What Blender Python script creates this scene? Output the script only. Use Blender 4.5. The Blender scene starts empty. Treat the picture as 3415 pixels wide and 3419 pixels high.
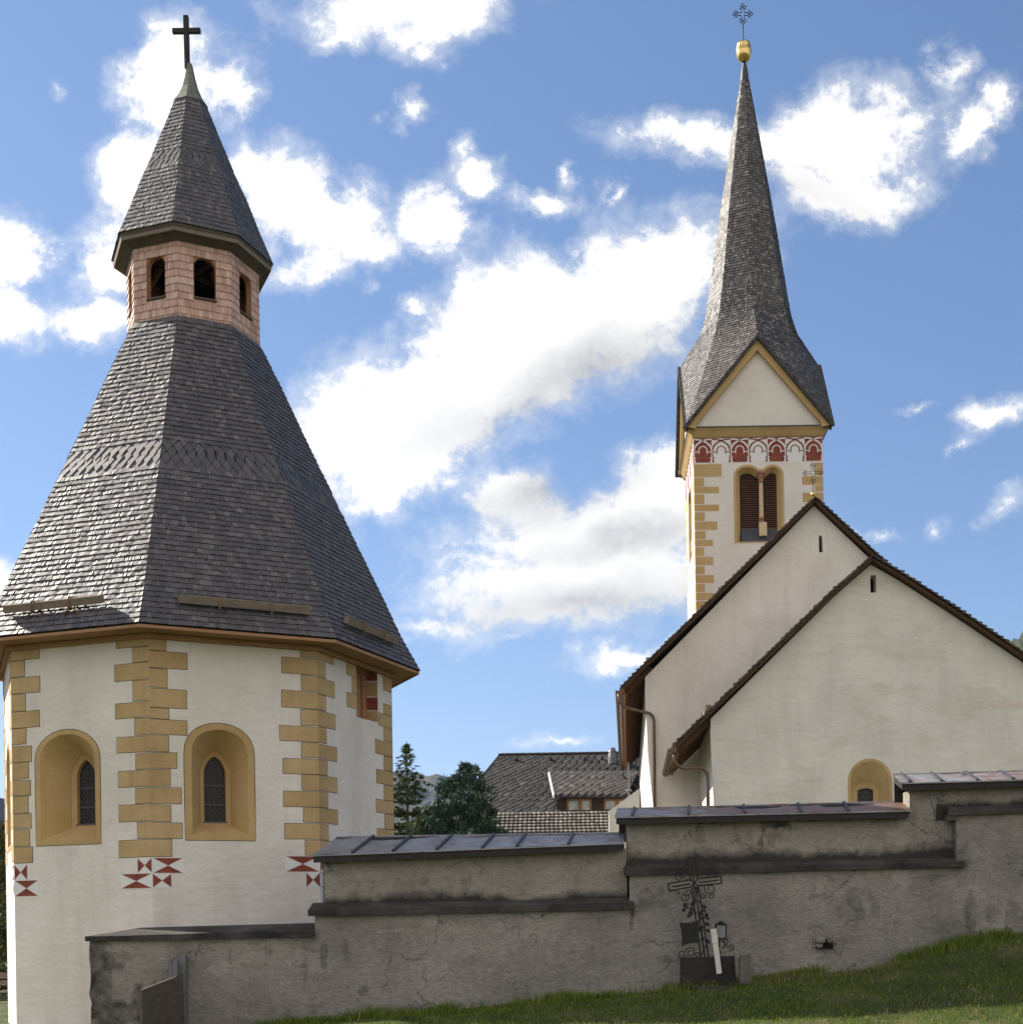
import bpy, math, random
import numpy as np
from mathutils import Vector, Matrix
from mathutils.geometry import tessellate_polygon

random.seed(7)
RNG = np.random.default_rng(7)
SC = bpy.context.scene
COL = SC.collection
PI = math.pi

# ------------------------------------------------------------------ camera
EYE = 1.7
F, PX, PY, ROLL = 4420.69, 2009.54, 3063.58, 0.0158     # focal / principal point, in pixels of a 3415 wide frame
cam_d = bpy.data.cameras.new('camera')
cam = bpy.data.objects.new('camera', cam_d)
COL.objects.link(cam)
cam.location = (0, 0, EYE)
cam.rotation_euler = (PI / 2, ROLL, 0)
cam_d.sensor_fit = 'HORIZONTAL'
cam_d.sensor_width = 36.0
cam_d.lens = 36.0 * F / 3415.0
cam_d.shift_x = -(PX - 1707.5) / 3415.0
cam_d.shift_y = (PY - 1709.5) / 3415.0
cam_d.clip_start = 0.1
cam_d.clip_end = 20000
SC.camera = cam

# ------------------------------------------------------------------ light
SUN_AZ, SUN_EL = -2.0, math.radians(36)                # azimuth measured from -Y towards +X
S = Vector((math.sin(SUN_AZ) * math.cos(SUN_EL), -math.cos(SUN_AZ) * math.cos(SUN_EL), math.sin(SUN_EL)))
sun_d = bpy.data.lights.new('sun', 'SUN')
sun_d.energy = 5.0
sun_d.angle = math.radians(0.55)
sun_d.color = (1.0, 0.93, 0.82)
sun = bpy.data.objects.new('sun', sun_d)
COL.objects.link(sun)
sun.rotation_euler = S.to_track_quat('Z', 'Y').to_euler()
sun.location = (-60, 30, 60)

SC.view_settings.view_transform = 'Standard'
SC.view_settings.look = 'None'
SC.view_settings.exposure = 0.98
SC.view_settings.gamma = 1.0
SC.render.engine = 'CYCLES'
SC.cycles.max_bounces = 8


def at(x, y, Y):
    """a point at depth Y from a position measured on the 3415 px frame"""
    u, v = x - PX, y - PY
    c, s = math.cos(ROLL), math.sin(ROLL)
    u, v = c * u - s * v, s * u + c * v
    return Vector((u / F * Y, Y, -v / F * Y + EYE))


def slope(x, y):
    p = at(x * 1.76943, y * 1.76943, 1.0)
    return p.x, p.z - EYE


# ------------------------------------------------------------------ world : sky with clouds
W = bpy.data.worlds.new('World')
SC.world = W
W.use_nodes = True
nt = W.node_tree
nt.nodes.clear()
N = nt.nodes.new
LK = nt.links.new


def mth(op, a, b=None, c=None, clamp=False):
    n = N('ShaderNodeMath')
    n.operation = op
    n.use_clamp = clamp
    for i, v in enumerate((a, b, c)):
        if v is None:
            continue
        if isinstance(v, (int, float)):
            n.inputs[i].default_value = v
        else:
            LK(v, n.inputs[i])
    return n.outputs[0]


def vm(op, a, b=None):
    n = N('ShaderNodeVectorMath')
    n.operation = op
    for i, v in enumerate((a, b)):
        if v is None:
            continue
        if isinstance(v, tuple):
            n.inputs[i].default_value = v
        else:
            LK(v, n.inputs[i])
    return n


# clouds as soft lobes in the sky: centre x, y, half length, half height, tilt, weight (frame of 1930)
LOBES = [
    (980, 660, 400, 105, 24, 1.0), (1230, 540, 170, 85, 12, 1.0), (700, 810, 170, 110, 20, 1.0), (1100, 610, 250, 110, 22, 1.0),
    (850, 740, 250, 110, 22, 1.0), (750, 900, 120, 55, 5, .95),
    (1000, 600, 230, 120, 22, 1.0), (890, 690, 200, 105, 25, 1.0), (660, 790, 110, 95, 20, .95), (1150, 560, 190, 110, 18, 1.0), (690, 880, 90, 60, 10, .9), (800, 850, 80, 70, 10, .9),
    (1130, 1000, 270, 70, 4, .95), (960, 930, 100, 50, -5, .9), (1090, 1090, 250, 85, 4, 1.0), (1260, 910, 130, 60, 25, .95),
    (1030, 1150, 150, 40, -8, .8), (930, 1045, 110, 28, 5, .7),
    (580, 385, 150, 80, -28, 1.0), (490, 330, 90, 60, -35, .85), (640, 440, 110, 60, -20, .95), (590, 510, 75, 40, 20, .7),
    (825, 425, 85, 55, -25, .9), (780, 375, 50, 30, 20, .65), (900, 340, 50, 34, -10, .75), (870, 290, 30, 26, 0, .55),
    (775, 565, 50, 22, -10, .65),
    (330, 150, 100, 100, -20, .9), (430, 170, 70, 75, 10, .85), (280, 75, 60, 35, -30, .55), (300, 220, 60, 70, 0, .85),
    (265, 345, 75, 85, 0, 1.0), (205, 500, 70, 70, 10, .9), (190, 615, 100, 32, -5, .85), (60, 480, 40, 60, 0, .7),
    (15, 470, 70, 75, 0, .95), (15, 590, 75, 60, -10, 1.0), (0, 1085, 45, 45, 0, .9),
    (760, 15, 200, 60, 3, .85), (640, 85, 60, 26, 10, .65), (770, 85, 75, 55, -15, .6), (820, 125, 20, 20, 0, .5),
    (1400, 275, 220, 42, -5, .9), (1600, 260, 150, 95, 8, .95), (1620, 365, 130, 50, 3, .85), (1500, 340, 140, 55, -25, .75), (1310, 275, 110, 24, -10, .75),
    (1830, 250, 50, 75, -30, .8), (1870, 190, 40, 50, 0, .7), (1800, 120, 30, 70, -12, .55), (1230, 250, 50, 20, 10, .45),
    (770, 210, 28, 32, 0, .65), (1078, 318, 22, 32, 0, .65), (1025, 378, 62, 26, -12, .7), (1162, 374, 19, 20, 0, .6),
    (1890, 785, 85, 34, 5, .75), (1722, 765, 50, 13, 0, .6), (1800, 823, 26, 12, 0, .5), (1762, 987, 40, 24, 30, .5), (1890, 965, 60, 24, 20, .5),
    (1175, 1242, 110, 32, 8, .75), (820, 1180, 110, 20, 3, .65), (1060, 1396, 100, 14, 6, .6), (1255, 1192, 26, 20, 0, .55), (690, 540, 20, 16, 0, .5),
    (100, 165, 22, 16, -30, .5), (960, 1208, 40, 10, 0, .45), (1640, 1005, 60, 14, 0, .45),
]
SHADES = [(1130, 700, 190, 50, 22, .8), (1000, 770, 130, 40, 20, .7), (1040, 930, 130, 40, 8, .75), (1180, 1010, 140, 26, 5, .7),
          (1120, 1140, 190, 42, 4, .75), (1500, 360, 170, 30, -12, .35), (850, 800, 90, 40, 20, .35), (1250, 1130, 90, 60, 0, .55)]

tc = N('ShaderNodeTexCoord')
sep = N('ShaderNodeSeparateXYZ')
LK(tc.outputs['Generated'], sep.inputs[0])
yy = mth('MAXIMUM', sep.outputs['Y'], 0.02)
comb = N('ShaderNodeCombineXYZ')
LK(mth('DIVIDE', sep.outputs['X'], yy), comb.inputs[0])
LK(mth('DIVIDE', sep.outputs['Z'], yy), comb.inputs[1])
P0 = comb.outputs[0]
# ragged edges: the lobes are looked up through a warped coordinate
nz = N('ShaderNodeTexNoise')
nz.inputs['Scale'].default_value = 11
nz.inputs['Detail'].default_value = 9
nz.inputs['Roughness'].default_value = .66
LK(P0, nz.inputs['Vector'])
w1 = vm('SUBTRACT', nz.outputs['Color'], (.5, .5, .5))
w2 = vm('MULTIPLY', w1.outputs[0], (.10, .07, 0))
PW = vm('ADD', P0, w2.outputs[0]).outputs[0]


def lobes(lst, start):
    acc = start
    for (x, y, a, b, ang, wt) in lst:
        cx, cz = slope(x, y)
        k = 1.76943 / F
        mp = N('ShaderNodeMapping')
        mp.vector_type = 'TEXTURE'
        mp.inputs['Location'].default_value = (cx, cz, 0)
        mp.inputs['Rotation'].default_value = (0, 0, math.radians(ang))
        mp.inputs['Scale'].default_value = (a * k * 1.85, b * k * 1.85, 1)
        LK(PW, mp.inputs['Vector'])
        ln = vm('LENGTH', mp.outputs[0]).outputs['Value']
        v = mth('MULTIPLY_ADD', ln, -wt, wt)
        acc = mth('SMOOTH_MAX', acc, v, .16)
    return acc


dens = lobes(LOBES, 0.0)
n2 = N('ShaderNodeTexNoise')
n2.inputs['Scale'].default_value = 17
n2.inputs['Detail'].default_value = 10
n2.inputs['Roughness'].default_value = .66
n2.inputs['Distortion'].default_value = .2
LK(P0, n2.inputs['Vector'])
nf = N('ShaderNodeTexNoise')
nf.inputs['Scale'].default_value = 75
nf.inputs['Detail'].default_value = 6
nf.inputs['Roughness'].default_value = .7
LK(P0, nf.inputs['Vector'])
puff = mth('ADD', mth('MULTIPLY_ADD', n2.outputs['Fac'], 0.95, -0.475), mth('MULTIPLY_ADD', nf.outputs['Fac'], .36, -.18))
d2 = mth('ADD', dens, puff)
mr = N('ShaderNodeMapRange')
mr.interpolation_type = 'SMOOTHSTEP'
mr.inputs['From Min'].default_value = .32
mr.inputs['From Max'].default_value = .62
LK(d2, mr.inputs['Value'])
veil = N('ShaderNodeMapRange')
veil.interpolation_type = 'SMOOTHSTEP'
veil.inputs['From Min'].default_value = .08
veil.inputs['From Max'].default_value = .60
veil.inputs['To Max'].default_value = .5
LK(mth('ADD', dens, mth('MULTIPLY_ADD', n2.outputs['Fac'], 1.3, -.70)), veil.inputs['Value'])
cover = mth('MAXIMUM', mr.outputs[0], veil.outputs[0])
front = mth('GREATER_THAN', sep.outputs['Y'], 0.03)
gate = mth('MULTIPLY', dens, 9.0, clamp=True)
alpha = mth('MULTIPLY', mth('MULTIPLY', cover, front), gate)
shade = lobes(SHADES, 0.0)
n3 = N('ShaderNodeTexNoise')
n3.inputs['Scale'].default_value = 30
n3.inputs['Detail'].default_value = 6
n3.inputs['Roughness'].default_value = .55
LK(P0, n3.inputs['Vector'])
sh2 = mth('MULTIPLY', mth('MULTIPLY', shade, 1.15), mth('MULTIPLY_ADD', n3.outputs['Fac'], 1.0, .35), clamp=True)
ccol = N('ShaderNodeMix')
ccol.data_type = 'RGBA'
CB = 5.7
ccol.inputs[6].default_value = (CB, CB * .985, CB * .96, 1)
ccol.inputs[7].default_value = (CB * .40, CB * .405, CB * .42, 1)
LK(sh2, ccol.inputs[0])
sky = N('ShaderNodeTexSky')
sky.sky_type = 'NISHITA'
sky.sun_disc = False
sky.sun_elevation = SUN_EL
sky.sun_rotation = math.atan2(S.x, S.y)
sky.altitude = 900
sky.air_density = 1.0
sky.dust_density = 0.6
sky.ozone_density = 1.6
mixc = N('ShaderNodeMix')
mixc.data_type = 'RGBA'
LK(alpha, mixc.inputs[0])
LK(sky.outputs[0], mixc.inputs[6])
LK(ccol.outputs[2], mixc.inputs[7])
bg = N('ShaderNodeBackground')
bg.inputs['Strength'].default_value = 0.1
LK(mixc.outputs[2], bg.inputs['Color'])
wo = N('ShaderNodeOutputWorld')
LK(bg.outputs[0], wo.inputs['Surface'])

# unseen cloud deck behind the viewer, broken and bright, added as fill light
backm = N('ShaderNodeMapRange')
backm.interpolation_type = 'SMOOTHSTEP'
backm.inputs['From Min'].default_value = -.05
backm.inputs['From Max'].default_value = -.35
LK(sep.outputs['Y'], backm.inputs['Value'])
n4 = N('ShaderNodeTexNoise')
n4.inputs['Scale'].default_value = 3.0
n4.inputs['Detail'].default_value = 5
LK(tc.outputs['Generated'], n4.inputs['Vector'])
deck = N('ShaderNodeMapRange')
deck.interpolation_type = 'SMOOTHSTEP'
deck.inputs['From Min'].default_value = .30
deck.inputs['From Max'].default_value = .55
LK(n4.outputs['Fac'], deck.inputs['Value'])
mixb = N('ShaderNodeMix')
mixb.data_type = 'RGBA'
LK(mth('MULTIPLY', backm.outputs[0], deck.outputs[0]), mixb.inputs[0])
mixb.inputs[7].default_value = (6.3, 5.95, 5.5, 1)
# the blue of the clear sky: deeper, and held back near the horizon
skc = vm('MULTIPLY', sky.outputs[0], (.78, .90, 1.05)).outputs[0]
den = vm('ADD', vm('MULTIPLY', skc, (.115, .10, .07)).outputs[0], (1, 1, 1)).outputs[0]
skc = vm('DIVIDE', skc, den).outputs[0]
LK(skc, mixc.inputs[6])
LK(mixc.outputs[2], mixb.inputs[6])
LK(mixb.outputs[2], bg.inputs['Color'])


# ------------------------------------------------------------------ materials
def new_mat(name):
    m = bpy.data.materials.new(name)
    m.use_nodes = True
    t = m.node_tree
    b = t.nodes['Principled BSDF']
    b.inputs['Specular IOR Level'].default_value = .25
    return m, t, b


def tnoise(t, vec, scale, detail=5, rough=.55, dist=0.0):
    n = t.nodes.new('ShaderNodeTexNoise')
    n.inputs['Scale'].default_value = scale
    n.inputs['Detail'].default_value = detail
    n.inputs['Roughness'].default_value = rough
    n.inputs['Distortion'].default_value = dist
    if vec is not None:
        t.links.new(vec, n.inputs['Vector'])
    return n.outputs['Fac']


def tramp(t, fac, stops, interp='LINEAR'):
    r = t.nodes.new('ShaderNodeValToRGB')
    r.color_ramp.interpolation = interp
    els = r.color_ramp.elements
    while len(els) < len(stops):
        els.new(.5)
    for e, (p, c) in zip(els, stops):
        e.position = p
        e.color = (*c, 1) if len(c) == 3 else c
    t.links.new(fac, r.inputs[0])
    return r.outputs[0]


def tmix(t, fac, a, b, mode='MIX'):
    n = t.nodes.new('ShaderNodeMix')
    n.data_type = 'RGBA'
    n.blend_type = mode
    for i, v in ((0, fac), (6, a), (7, b)):
        if isinstance(v, (int, float)):
            n.inputs[i].default_value = v
        elif isinstance(v, tuple):
            n.inputs[i].default_value = (*v, 1)
        else:
            t.links.new(v, n.inputs[i])
    return n.outputs[2]


def tmap(t, vec, sc=(1, 1, 1), rot=(0, 0, 0)):
    n = t.nodes.new('ShaderNodeMapping')
    n.inputs['Scale'].default_value = sc
    n.inputs['Rotation'].default_value = rot
    t.links.new(vec, n.inputs['Vector'])
    return n.outputs[0]


def tpos(t):
    return t.nodes.new('ShaderNodeTexCoord').outputs['Object']


def tmathn(t, op, a, b, clamp=False):
    n = t.nodes.new('ShaderNodeMath')
    n.operation = op
    n.use_clamp = clamp
    for i, v in ((0, a), (1, b)):
        if isinstance(v, (int, float)):
            n.inputs[i].default_value = v
        else:
            t.links.new(v, n.inputs[i])
    return n.outputs[0]


def tbump(t, b, h, strength=.3, dist=.02):
    n = t.nodes.new('ShaderNodeBump')
    n.inputs['Strength'].default_value = strength
    n.inputs['Distance'].default_value = dist
    t.links.new(h, n.inputs['Height'])
    t.links.new(n.outputs[0], b.inputs['Normal'])


def plaster(name, c1, c2, scale=1.0, bump=.35, grain=14, streak=.5, blot=None):
    m, t, b = new_mat(name)
    p = tpos(t)
    a = tnoise(t, p, .55 * scale, 6, .6)
    col = tramp(t, a, [(.36, c1), (.66, c2)])
    st = tnoise(t, tmap(t, p, (1.4, 1.4, .22)), 1.3 * scale, 6, .65, .4)
    dark = tuple(c * .78 for c in c1)
    col = tmix(t, tmathn(t, 'MULTIPLY', tramp(t, st, [(.5, (0, 0, 0)), (.72, (1, 1, 1))]), streak), col, dark)
    if blot:
        bl = tnoise(t, tmap(t, p, (.5, .5, 1.3)), .9, 5, .6, .5)
        col = tmix(t, tmathn(t, 'MULTIPLY', tramp(t, bl, [(.53, (0, 0, 0)), (.68, (1, 1, 1))]), .5), col, blot)
    fine = tnoise(t, p, 60, 3, .6)
    col = tmix(t, .10, col, tramp(t, fine, [(.3, (0, 0, 0)), (.7, (1, 1, 1))]), 'OVERLAY')
    t.links.new(col, b.inputs['Base Color'])
    b.inputs['Roughness'].default_value = .92
    h1 = tnoise(t, p, grain, 5, .65)
    h2 = tnoise(t, tmap(t, p, (1, 1, 2.2)), grain * .22, 4, .5)
    hs = tmathn(t, 'ADD', h1, tmathn(t, 'MULTIPLY', h2, 2.2))
    tbump(t, b, hs, bump, .02)
    return m


def flat(name, c, rough=.85, var=.18, scale=6, metal=0.0, bump=.12, spec=None):
    m, t, b = new_mat(name)
    p = tpos(t)
    a = tnoise(t, p, scale, 5, .6)
    lo = tuple(x * (1 - var) for x in c)
    hi = tuple(min(1, x * (1 + var)) for x in c)
    t.links.new(tramp(t, a, [(.3, lo), (.7, hi)]), b.inputs['Base Color'])
    b.inputs['Roughness'].default_value = rough
    b.inputs['Metallic'].default_value = metal
    if spec is not None:
        b.inputs['Specular IOR Level'].default_value = spec
    if bump:
        tbump(t, b, tnoise(t, p, scale * 5, 4, .6), bump, .01)
    return m


def island(t):
    return t.nodes.new('ShaderNodeNewGeometry').outputs['Random Per Island']


def shingle_mat(name, stops, streaks=.35, rough=.8, big=None, spec=.3):
    m, t, b = new_mat(name)
    r = island(t)
    p = tpos(t)
    col = tramp(t, r, stops)
    st = tnoise(t, tmap(t, p, (26, 26, 2.6)), 1.0, 4, .7)
    col = tmix(t, streaks, col, tramp(t, st, [(.3, (.1, .1, .1)), (.7, (.9, .9, .9))]), 'OVERLAY')
    if big:
        lg = tnoise(t, p, .45, 5, .6)
        col = tmix(t, tmathn(t, 'MULTIPLY', tramp(t, lg, [(.42, (0, 0, 0)), (.68, (1, 1, 1))]), .55), col, big)
    t.links.new(col, b.inputs['Base Color'])
    b.inputs['Roughness'].default_value = rough
    b.inputs['Specular IOR Level'].default_value = spec
    tbump(t, b, st, .35, .006)
    return m


def wood(name, c1, c2, sc=(3, 3, 30), rough=.75, bump=.3):
    m, t, b = new_mat(name)
    p = tpos(t)
    a = tnoise(t, tmap(t, p, sc), 1.0, 6, .65, .6)
    col = tramp(t, a, [(.3, c1), (.7, c2)])
    t.links.new(col, b.inputs['Base Color'])
    b.inputs['Roughness'].default_value = rough
    tbump(t, b, a, bump, .01)
    return m


M = {}
M['white'] = plaster('plaster_white', (.66, .60, .54), (.77, .71, .65), streak=.42, bump=.5)
M['cream'] = plaster('plaster_cream', (.65, .61, .56), (.73, .69, .635), streak=.35, bump=.7, grain=9, blot=(.54, .455, .375))
M['tower'] = plaster('plaster_tower', (.68, .615, .56), (.75, .69, .635), streak=.2, bump=.6, grain=6)
M['yellow'] = plaster('painted_ochre', (.42, .285, .135), (.54, .385, .20), 1.6, .4, streak=.45)
M['yellow_deep'] = plaster('painted_ochre_niche', (.44, .29, .125), (.53, .365, .175), 1.2, .4, streak=.4)
M['yellow_tower'] = plaster('painted_ochre_tower', (.47, .315, .14), (.54, .37, .17), 1.2, .3, streak=.15)
M['line'] = flat('painted_line', (.10, .085, .06), bump=0)
M['red'] = flat('painted_red', (.235, .062, .040), .9, .3, 5)
M['lime'] = flat('painted_limewhite', (.74, .715, .70), .9, .05, 9)
M['glass'] = flat('leaded_glass', (.022, .021, .022), .45, .5, 30, spec=.3)
M['lead'] = flat('lead', (.11, .10, .095), .7)
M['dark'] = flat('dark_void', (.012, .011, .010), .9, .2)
M['sh_grey'] = shingle_mat('weathered_shingle', [(0, (.066, .059, .061)), (.5, (.086, .077, .079)), (.85, (.105, .095, .096)), (1, (.15, .133, .125))], .42, .56, spec=.5)
M['sh_spire'] = shingle_mat('spire_shingle', [(0, (.055, .048, .045)), (.5, (.092, .083, .077)), (.85, (.135, .122, .112)), (1, (.24, .22, .20))], .35, .55, spec=.45)
M['sh_new'] = shingle_mat('larch_shingle', [(0, (.44, .265, .205)), (.5, (.54, .345, .28)), (.85, (.61, .41, .34)), (1, (.57, .43, .37))], .35, .72)
M['sh_brown'] = shingle_mat('brown_shingle', [(0, (.05, .036, .028)), (.5, (.08, .057, .044)), (1, (.125, .09, .068))], .4)
M['butt'] = flat('shingle_butt', (.014, .012, .011), .95)  # end-grain colour pushed near black to paint the shadow line under each course
M['verge_sh'] = shingle_mat('verge_shingle', [(0, (.045, .04, .036)), (1, (.085, .076, .068))], .3)
M['under'] = flat('roof_underlay', (.035, .031, .028), .9)
M['larch'] = wood('larch_board', (.30, .155, .075), (.42, .235, .125), (2, 2, 14))
M['larch_dark'] = wood('larch_beam', (.15, .075, .035), (.24, .125, .06), (2, 2, 14))
M['oldwood'] = wood('old_board', (.16, .125, .095), (.27, .215, .165), (3, 3, 18))
M['greyfascia'] = wood('grey_fascia', (.075, .06, .047), (.13, .105, .083), (3, 3, 12))
M['soffit'] = wood('dark_soffit', (.075, .035, .016), (.14, .07, .032), (9, 9, 2))
M['barge'] = wood('barge_board', (.085, .048, .028), (.14, .08, .047), (4, 4, 4))
M['verdigris'] = flat('verdigris_copper', (.17, .172, .14), .6, .35, 14, .3)
M['copper'] = flat('brown_copper', (.135, .088, .066), .45, .25, 6, .5, spec=.5)
M['iron'] = flat('wrought_iron', (.018, .017, .017), .55, .3, 20)
M['gold'] = flat('gilded_copper', (.80, .56, .20), .28, .1, 12, 1.0, bump=.05)
M['slate'] = flat('slate_sheet', (.055, .06, .07), .55, .25, 5)
M['louvre'] = wood('louvre_board', (.12, .06, .033), (.20, .105, .058), (12, 12, 4))
M['column'] = flat('column_stone', (.58, .44, .27), .85, .12, 6)
M['capred'] = flat('column_red', (.32, .14, .105), .85, .2, 8)


# ------------------------------------------------------------------ mesh helpers
BASE = {}                                                # world base of every thing


def thing(name, label, cat, loc=(0, 0, 0), group=None, kind=None):
    o = bpy.data.objects.new(name, None)
    COL.objects.link(o)
    o.location = loc
    o.empty_display_size = .3
    tag(o, label, cat, group, kind)
    BASE[o.name] = Vector(loc)
    return o


def tag(o, label=None, cat=None, group=None, kind=None):
    for k, v in (('label', label), ('category', cat), ('group', group), ('kind', kind)):
        if v:
            o[k] = v
    return o


class MB:
    def __init__(self):
        self.v, self.f, self.m = [], [], []

    def add(self, vs, fs, mi=0):
        k = len(self.v)
        self.v.extend([tuple(p) for p in vs])
        for f in fs:
            self.f.append(tuple(i + k for i in f))
            self.m.append(mi)

    def quad(self, a, b, c, d, mi=0):
        self.add([a, b, c, d], [(0, 1, 2, 3)], mi)

    def poly(self, pts, mi=0):
        self.add(pts, [tuple(range(len(pts)))], mi)

    def hexa(self, p, mi=0):
        """eight points: bottom ring then top ring"""
        self.add(p, [(3, 2, 1, 0), (4, 5, 6, 7), (0, 1, 5, 4), (1, 2, 6, 5), (2, 3, 7, 6), (3, 0, 4, 7)], mi)

    def box(self, c, s, mi=0, rot=None):
        c = Vector(c)
        q = []
        for z in (-1, 1):
            for x, y in ((-1, -1), (1, -1), (1, 1), (-1, 1)):
                p = Vector((x * s[0] / 2, y * s[1] / 2, z * s[2] / 2))
                if rot is not None:
                    p = rot @ p
                q.append(c + p)
        self.hexa(q, mi)

    def beam(self, a, b, w, h, mi=0, up=(0, 0, 1)):
        a, b = Vector(a), Vector(b)
        d = (b - a).normalized()
        s = d.cross(Vector(up))
        if s.length < 1e-4:
            s = d.cross(Vector((1, 0, 0)))
        s.normalize()
        u = s.cross(d)
        q = []
        for p in (a, b):
            for i, j in ((-1, -1), (1, -1), (1, 1), (-1, 1)):
                q.append(p + s * (i * w / 2) + u * (j * h / 2))
        self.hexa(q, mi)

    def tube(self, pts, r, n=8, mi=0, cap=True):
        pts = [Vector(p) for p in pts]
        rs = r if isinstance(r, (list, tuple)) else [r] * len(pts)
        rings = []
        prev = None
        for i, p in enumerate(pts):
            d = (pts[min(i + 1, len(pts) - 1)] - pts[max(i - 1, 0)])
            if d.length < 1e-9:
                d = Vector((0, 0, 1))
            d.normalize()
            if prev is None:
                s = d.orthogonal().normalized()
            else:
                s = (prev - d * prev.dot(d))
                s = s.normalized() if s.length > 1e-6 else d.orthogonal().normalized()
            prev = s
            t = d.cross(s)
            rings.append([p + (s * math.cos(2 * PI * k / n) + t * math.sin(2 * PI * k / n)) * rs[i] for k in range(n)])
        vs = [q for g in rings for q in g]
        fs = []
        for i in range(len(rings) - 1):
            for k in range(n):
                a, b = i * n + k, i * n + (k + 1) % n
                fs.append((a, b, b + n, a + n))
        if cap:
            fs.append(tuple(range(n))[::-1])
            fs.append(tuple(range((len(rings) - 1) * n, len(rings) * n)))
        self.add(vs, fs, mi)

    def lathe(self, c, prof, n=24, mi=0):
        c = Vector(c)
        vs, fs = [], []
        for r, z in prof:
            for k in range(n):
                a = 2 * PI * k / n
                vs.append(c + Vector((r * math.cos(a), r * math.sin(a), z)))
        for i in range(len(prof) - 1):
            for k in range(n):
                a, b = i * n + k, i * n + (k + 1) % n
                fs.append((a, b, b + n, a + n))
        self.add(vs, fs, mi)

    def build(self, name, mats, parent=None, smooth=False, base=None):
        if not isinstance(mats, (list, tuple)):
            mats = [mats]
        b = Vector((0, 0, 0))
        if parent is not None:
            b = BASE[parent.name]
        elif base is not None:
            b = Vector(base)
        va = np.array(self.v, dtype=np.float64).reshape(-1, 3) - np.array(b)
        me = bpy.data.meshes.new(name)
        me.from_pydata(va.tolist(), [], self.f)
        for m in mats:
            me.materials.append(m)
        if len(mats) > 1:
            me.polygons.foreach_set('material_index', self.m)
        if smooth:
            me.polygons.foreach_set('use_smooth', [True] * len(me.polygons))
        me.update()
        o = bpy.data.objects.new(name, me)
        COL.objects.link(o)
        if parent is not None:
            o.parent = parent
        else:
            o.location = b
        BASE[o.name] = b
        return o


class Frame:
    """a wall plane: u along the wall, z up, d out of the wall"""
    def __init__(self, o, u, n):
        self.o, self.u, self.n = Vector(o), Vector(u).normalized(), Vector(n).normalized()

    def p(self, u, z, d=0.0):
        return self.o + self.u * u + Vector((0, 0, z)) + self.n * d

    def poly(self, mb, pts, d=0.0, mi=0):
        mb.poly([self.p(u, z, d) for u, z in pts], mi)

    def rect(self, mb, u0, u1, z0, z1, d, mi=0):
        self.poly(mb, [(u0, z0), (u1, z0), (u1, z1), (u0, z1)], d, mi)

    def holed(self, mb, outer, holes, d=0.0, mi=0):
        loops = [outer] + holes
        flatp = [q for l in loops for q in l]
        tris = tessellate_polygon([[Vector((u, z, 0)) for u, z in l] for l in loops])
        vs = [self.p(u, z, d) for u, z in flatp]
        fs = []
        for t in tris:
            a, b, c = t
            n = (vs[b] - vs[a]).cross(vs[c] - vs[a])
            fs.append(t if n.dot(self.n) > 0 else (a, c, b))
        mb.add(vs, fs, mi)

    def loft(self, mb, l0, d0, l1, d1, mi=0, closed=True):
        n = len(l0)
        vs = [self.p(u, z, d0) for u, z in l0] + [self.p(u, z, d1) for u, z in l1]
        fs = [(i, (i + 1) % n, n + (i + 1) % n, n + i) for i in range(n if closed else n - 1)]
        mb.add(vs, fs, mi)

    def box(self, mb, u0, u1, z0, z1, d0, d1, mi=0):
        q = [self.p(u0, z0, d0), self.p(u1, z0, d0), self.p(u1, z0, d1), self.p(u0, z0, d1),
             self.p(u0, z1, d0), self.p(u1, z1, d0), self.p(u1, z1, d1), self.p(u0, z1, d1)]
        mb.hexa(q, mi)


def arch(u0, u1, z0, zs, zt, n=14, pw=1.0, pointed=False):
    """outline of an arched opening, from bottom left up and over to bottom right"""
    uc, hw = (u0 + u1) / 2, (u1 - u0) / 2
    pts = [(u0, z0), (u0, z0 + (zs - z0) * .5)]
    for i in range(n + 1):
        a = PI * (1 - i / n)
        if pointed:
            x = math.cos(a)
            h = math.sqrt(max(0, 1 - ((abs(x) + .55) / 1.55) ** 2)) / math.sqrt(1 - (.55 / 1.55) ** 2)
            pts.append((uc + hw * x, zs + (zt - zs) * h))
        else:
            pts.append((uc + hw * math.cos(a), zs + (zt - zs) * max(0, math.sin(a)) ** pw))
    pts += [(u1, z0 + (zs - z0) * .5), (u1, z0)]
    return pts


def ring(mb, fr, outer, inner, d, mi=0, closed=True):
    fr.loft(mb, outer, d, inner, d, mi, closed)


def grow(pts, g):
    """offset an outline (open at its foot) outwards"""
    out = []
    n = len(pts)
    for i in range(n):
        a, b = pts[(i - 1) % n], pts[(i + 1) % n]
        tx, tz = b[0] - a[0], b[1] - a[1]
        l = math.hypot(tx, tz) or 1
        out.append((pts[i][0] - tz / l * g, pts[i][1] + tx / l * g))
    return out


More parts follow.
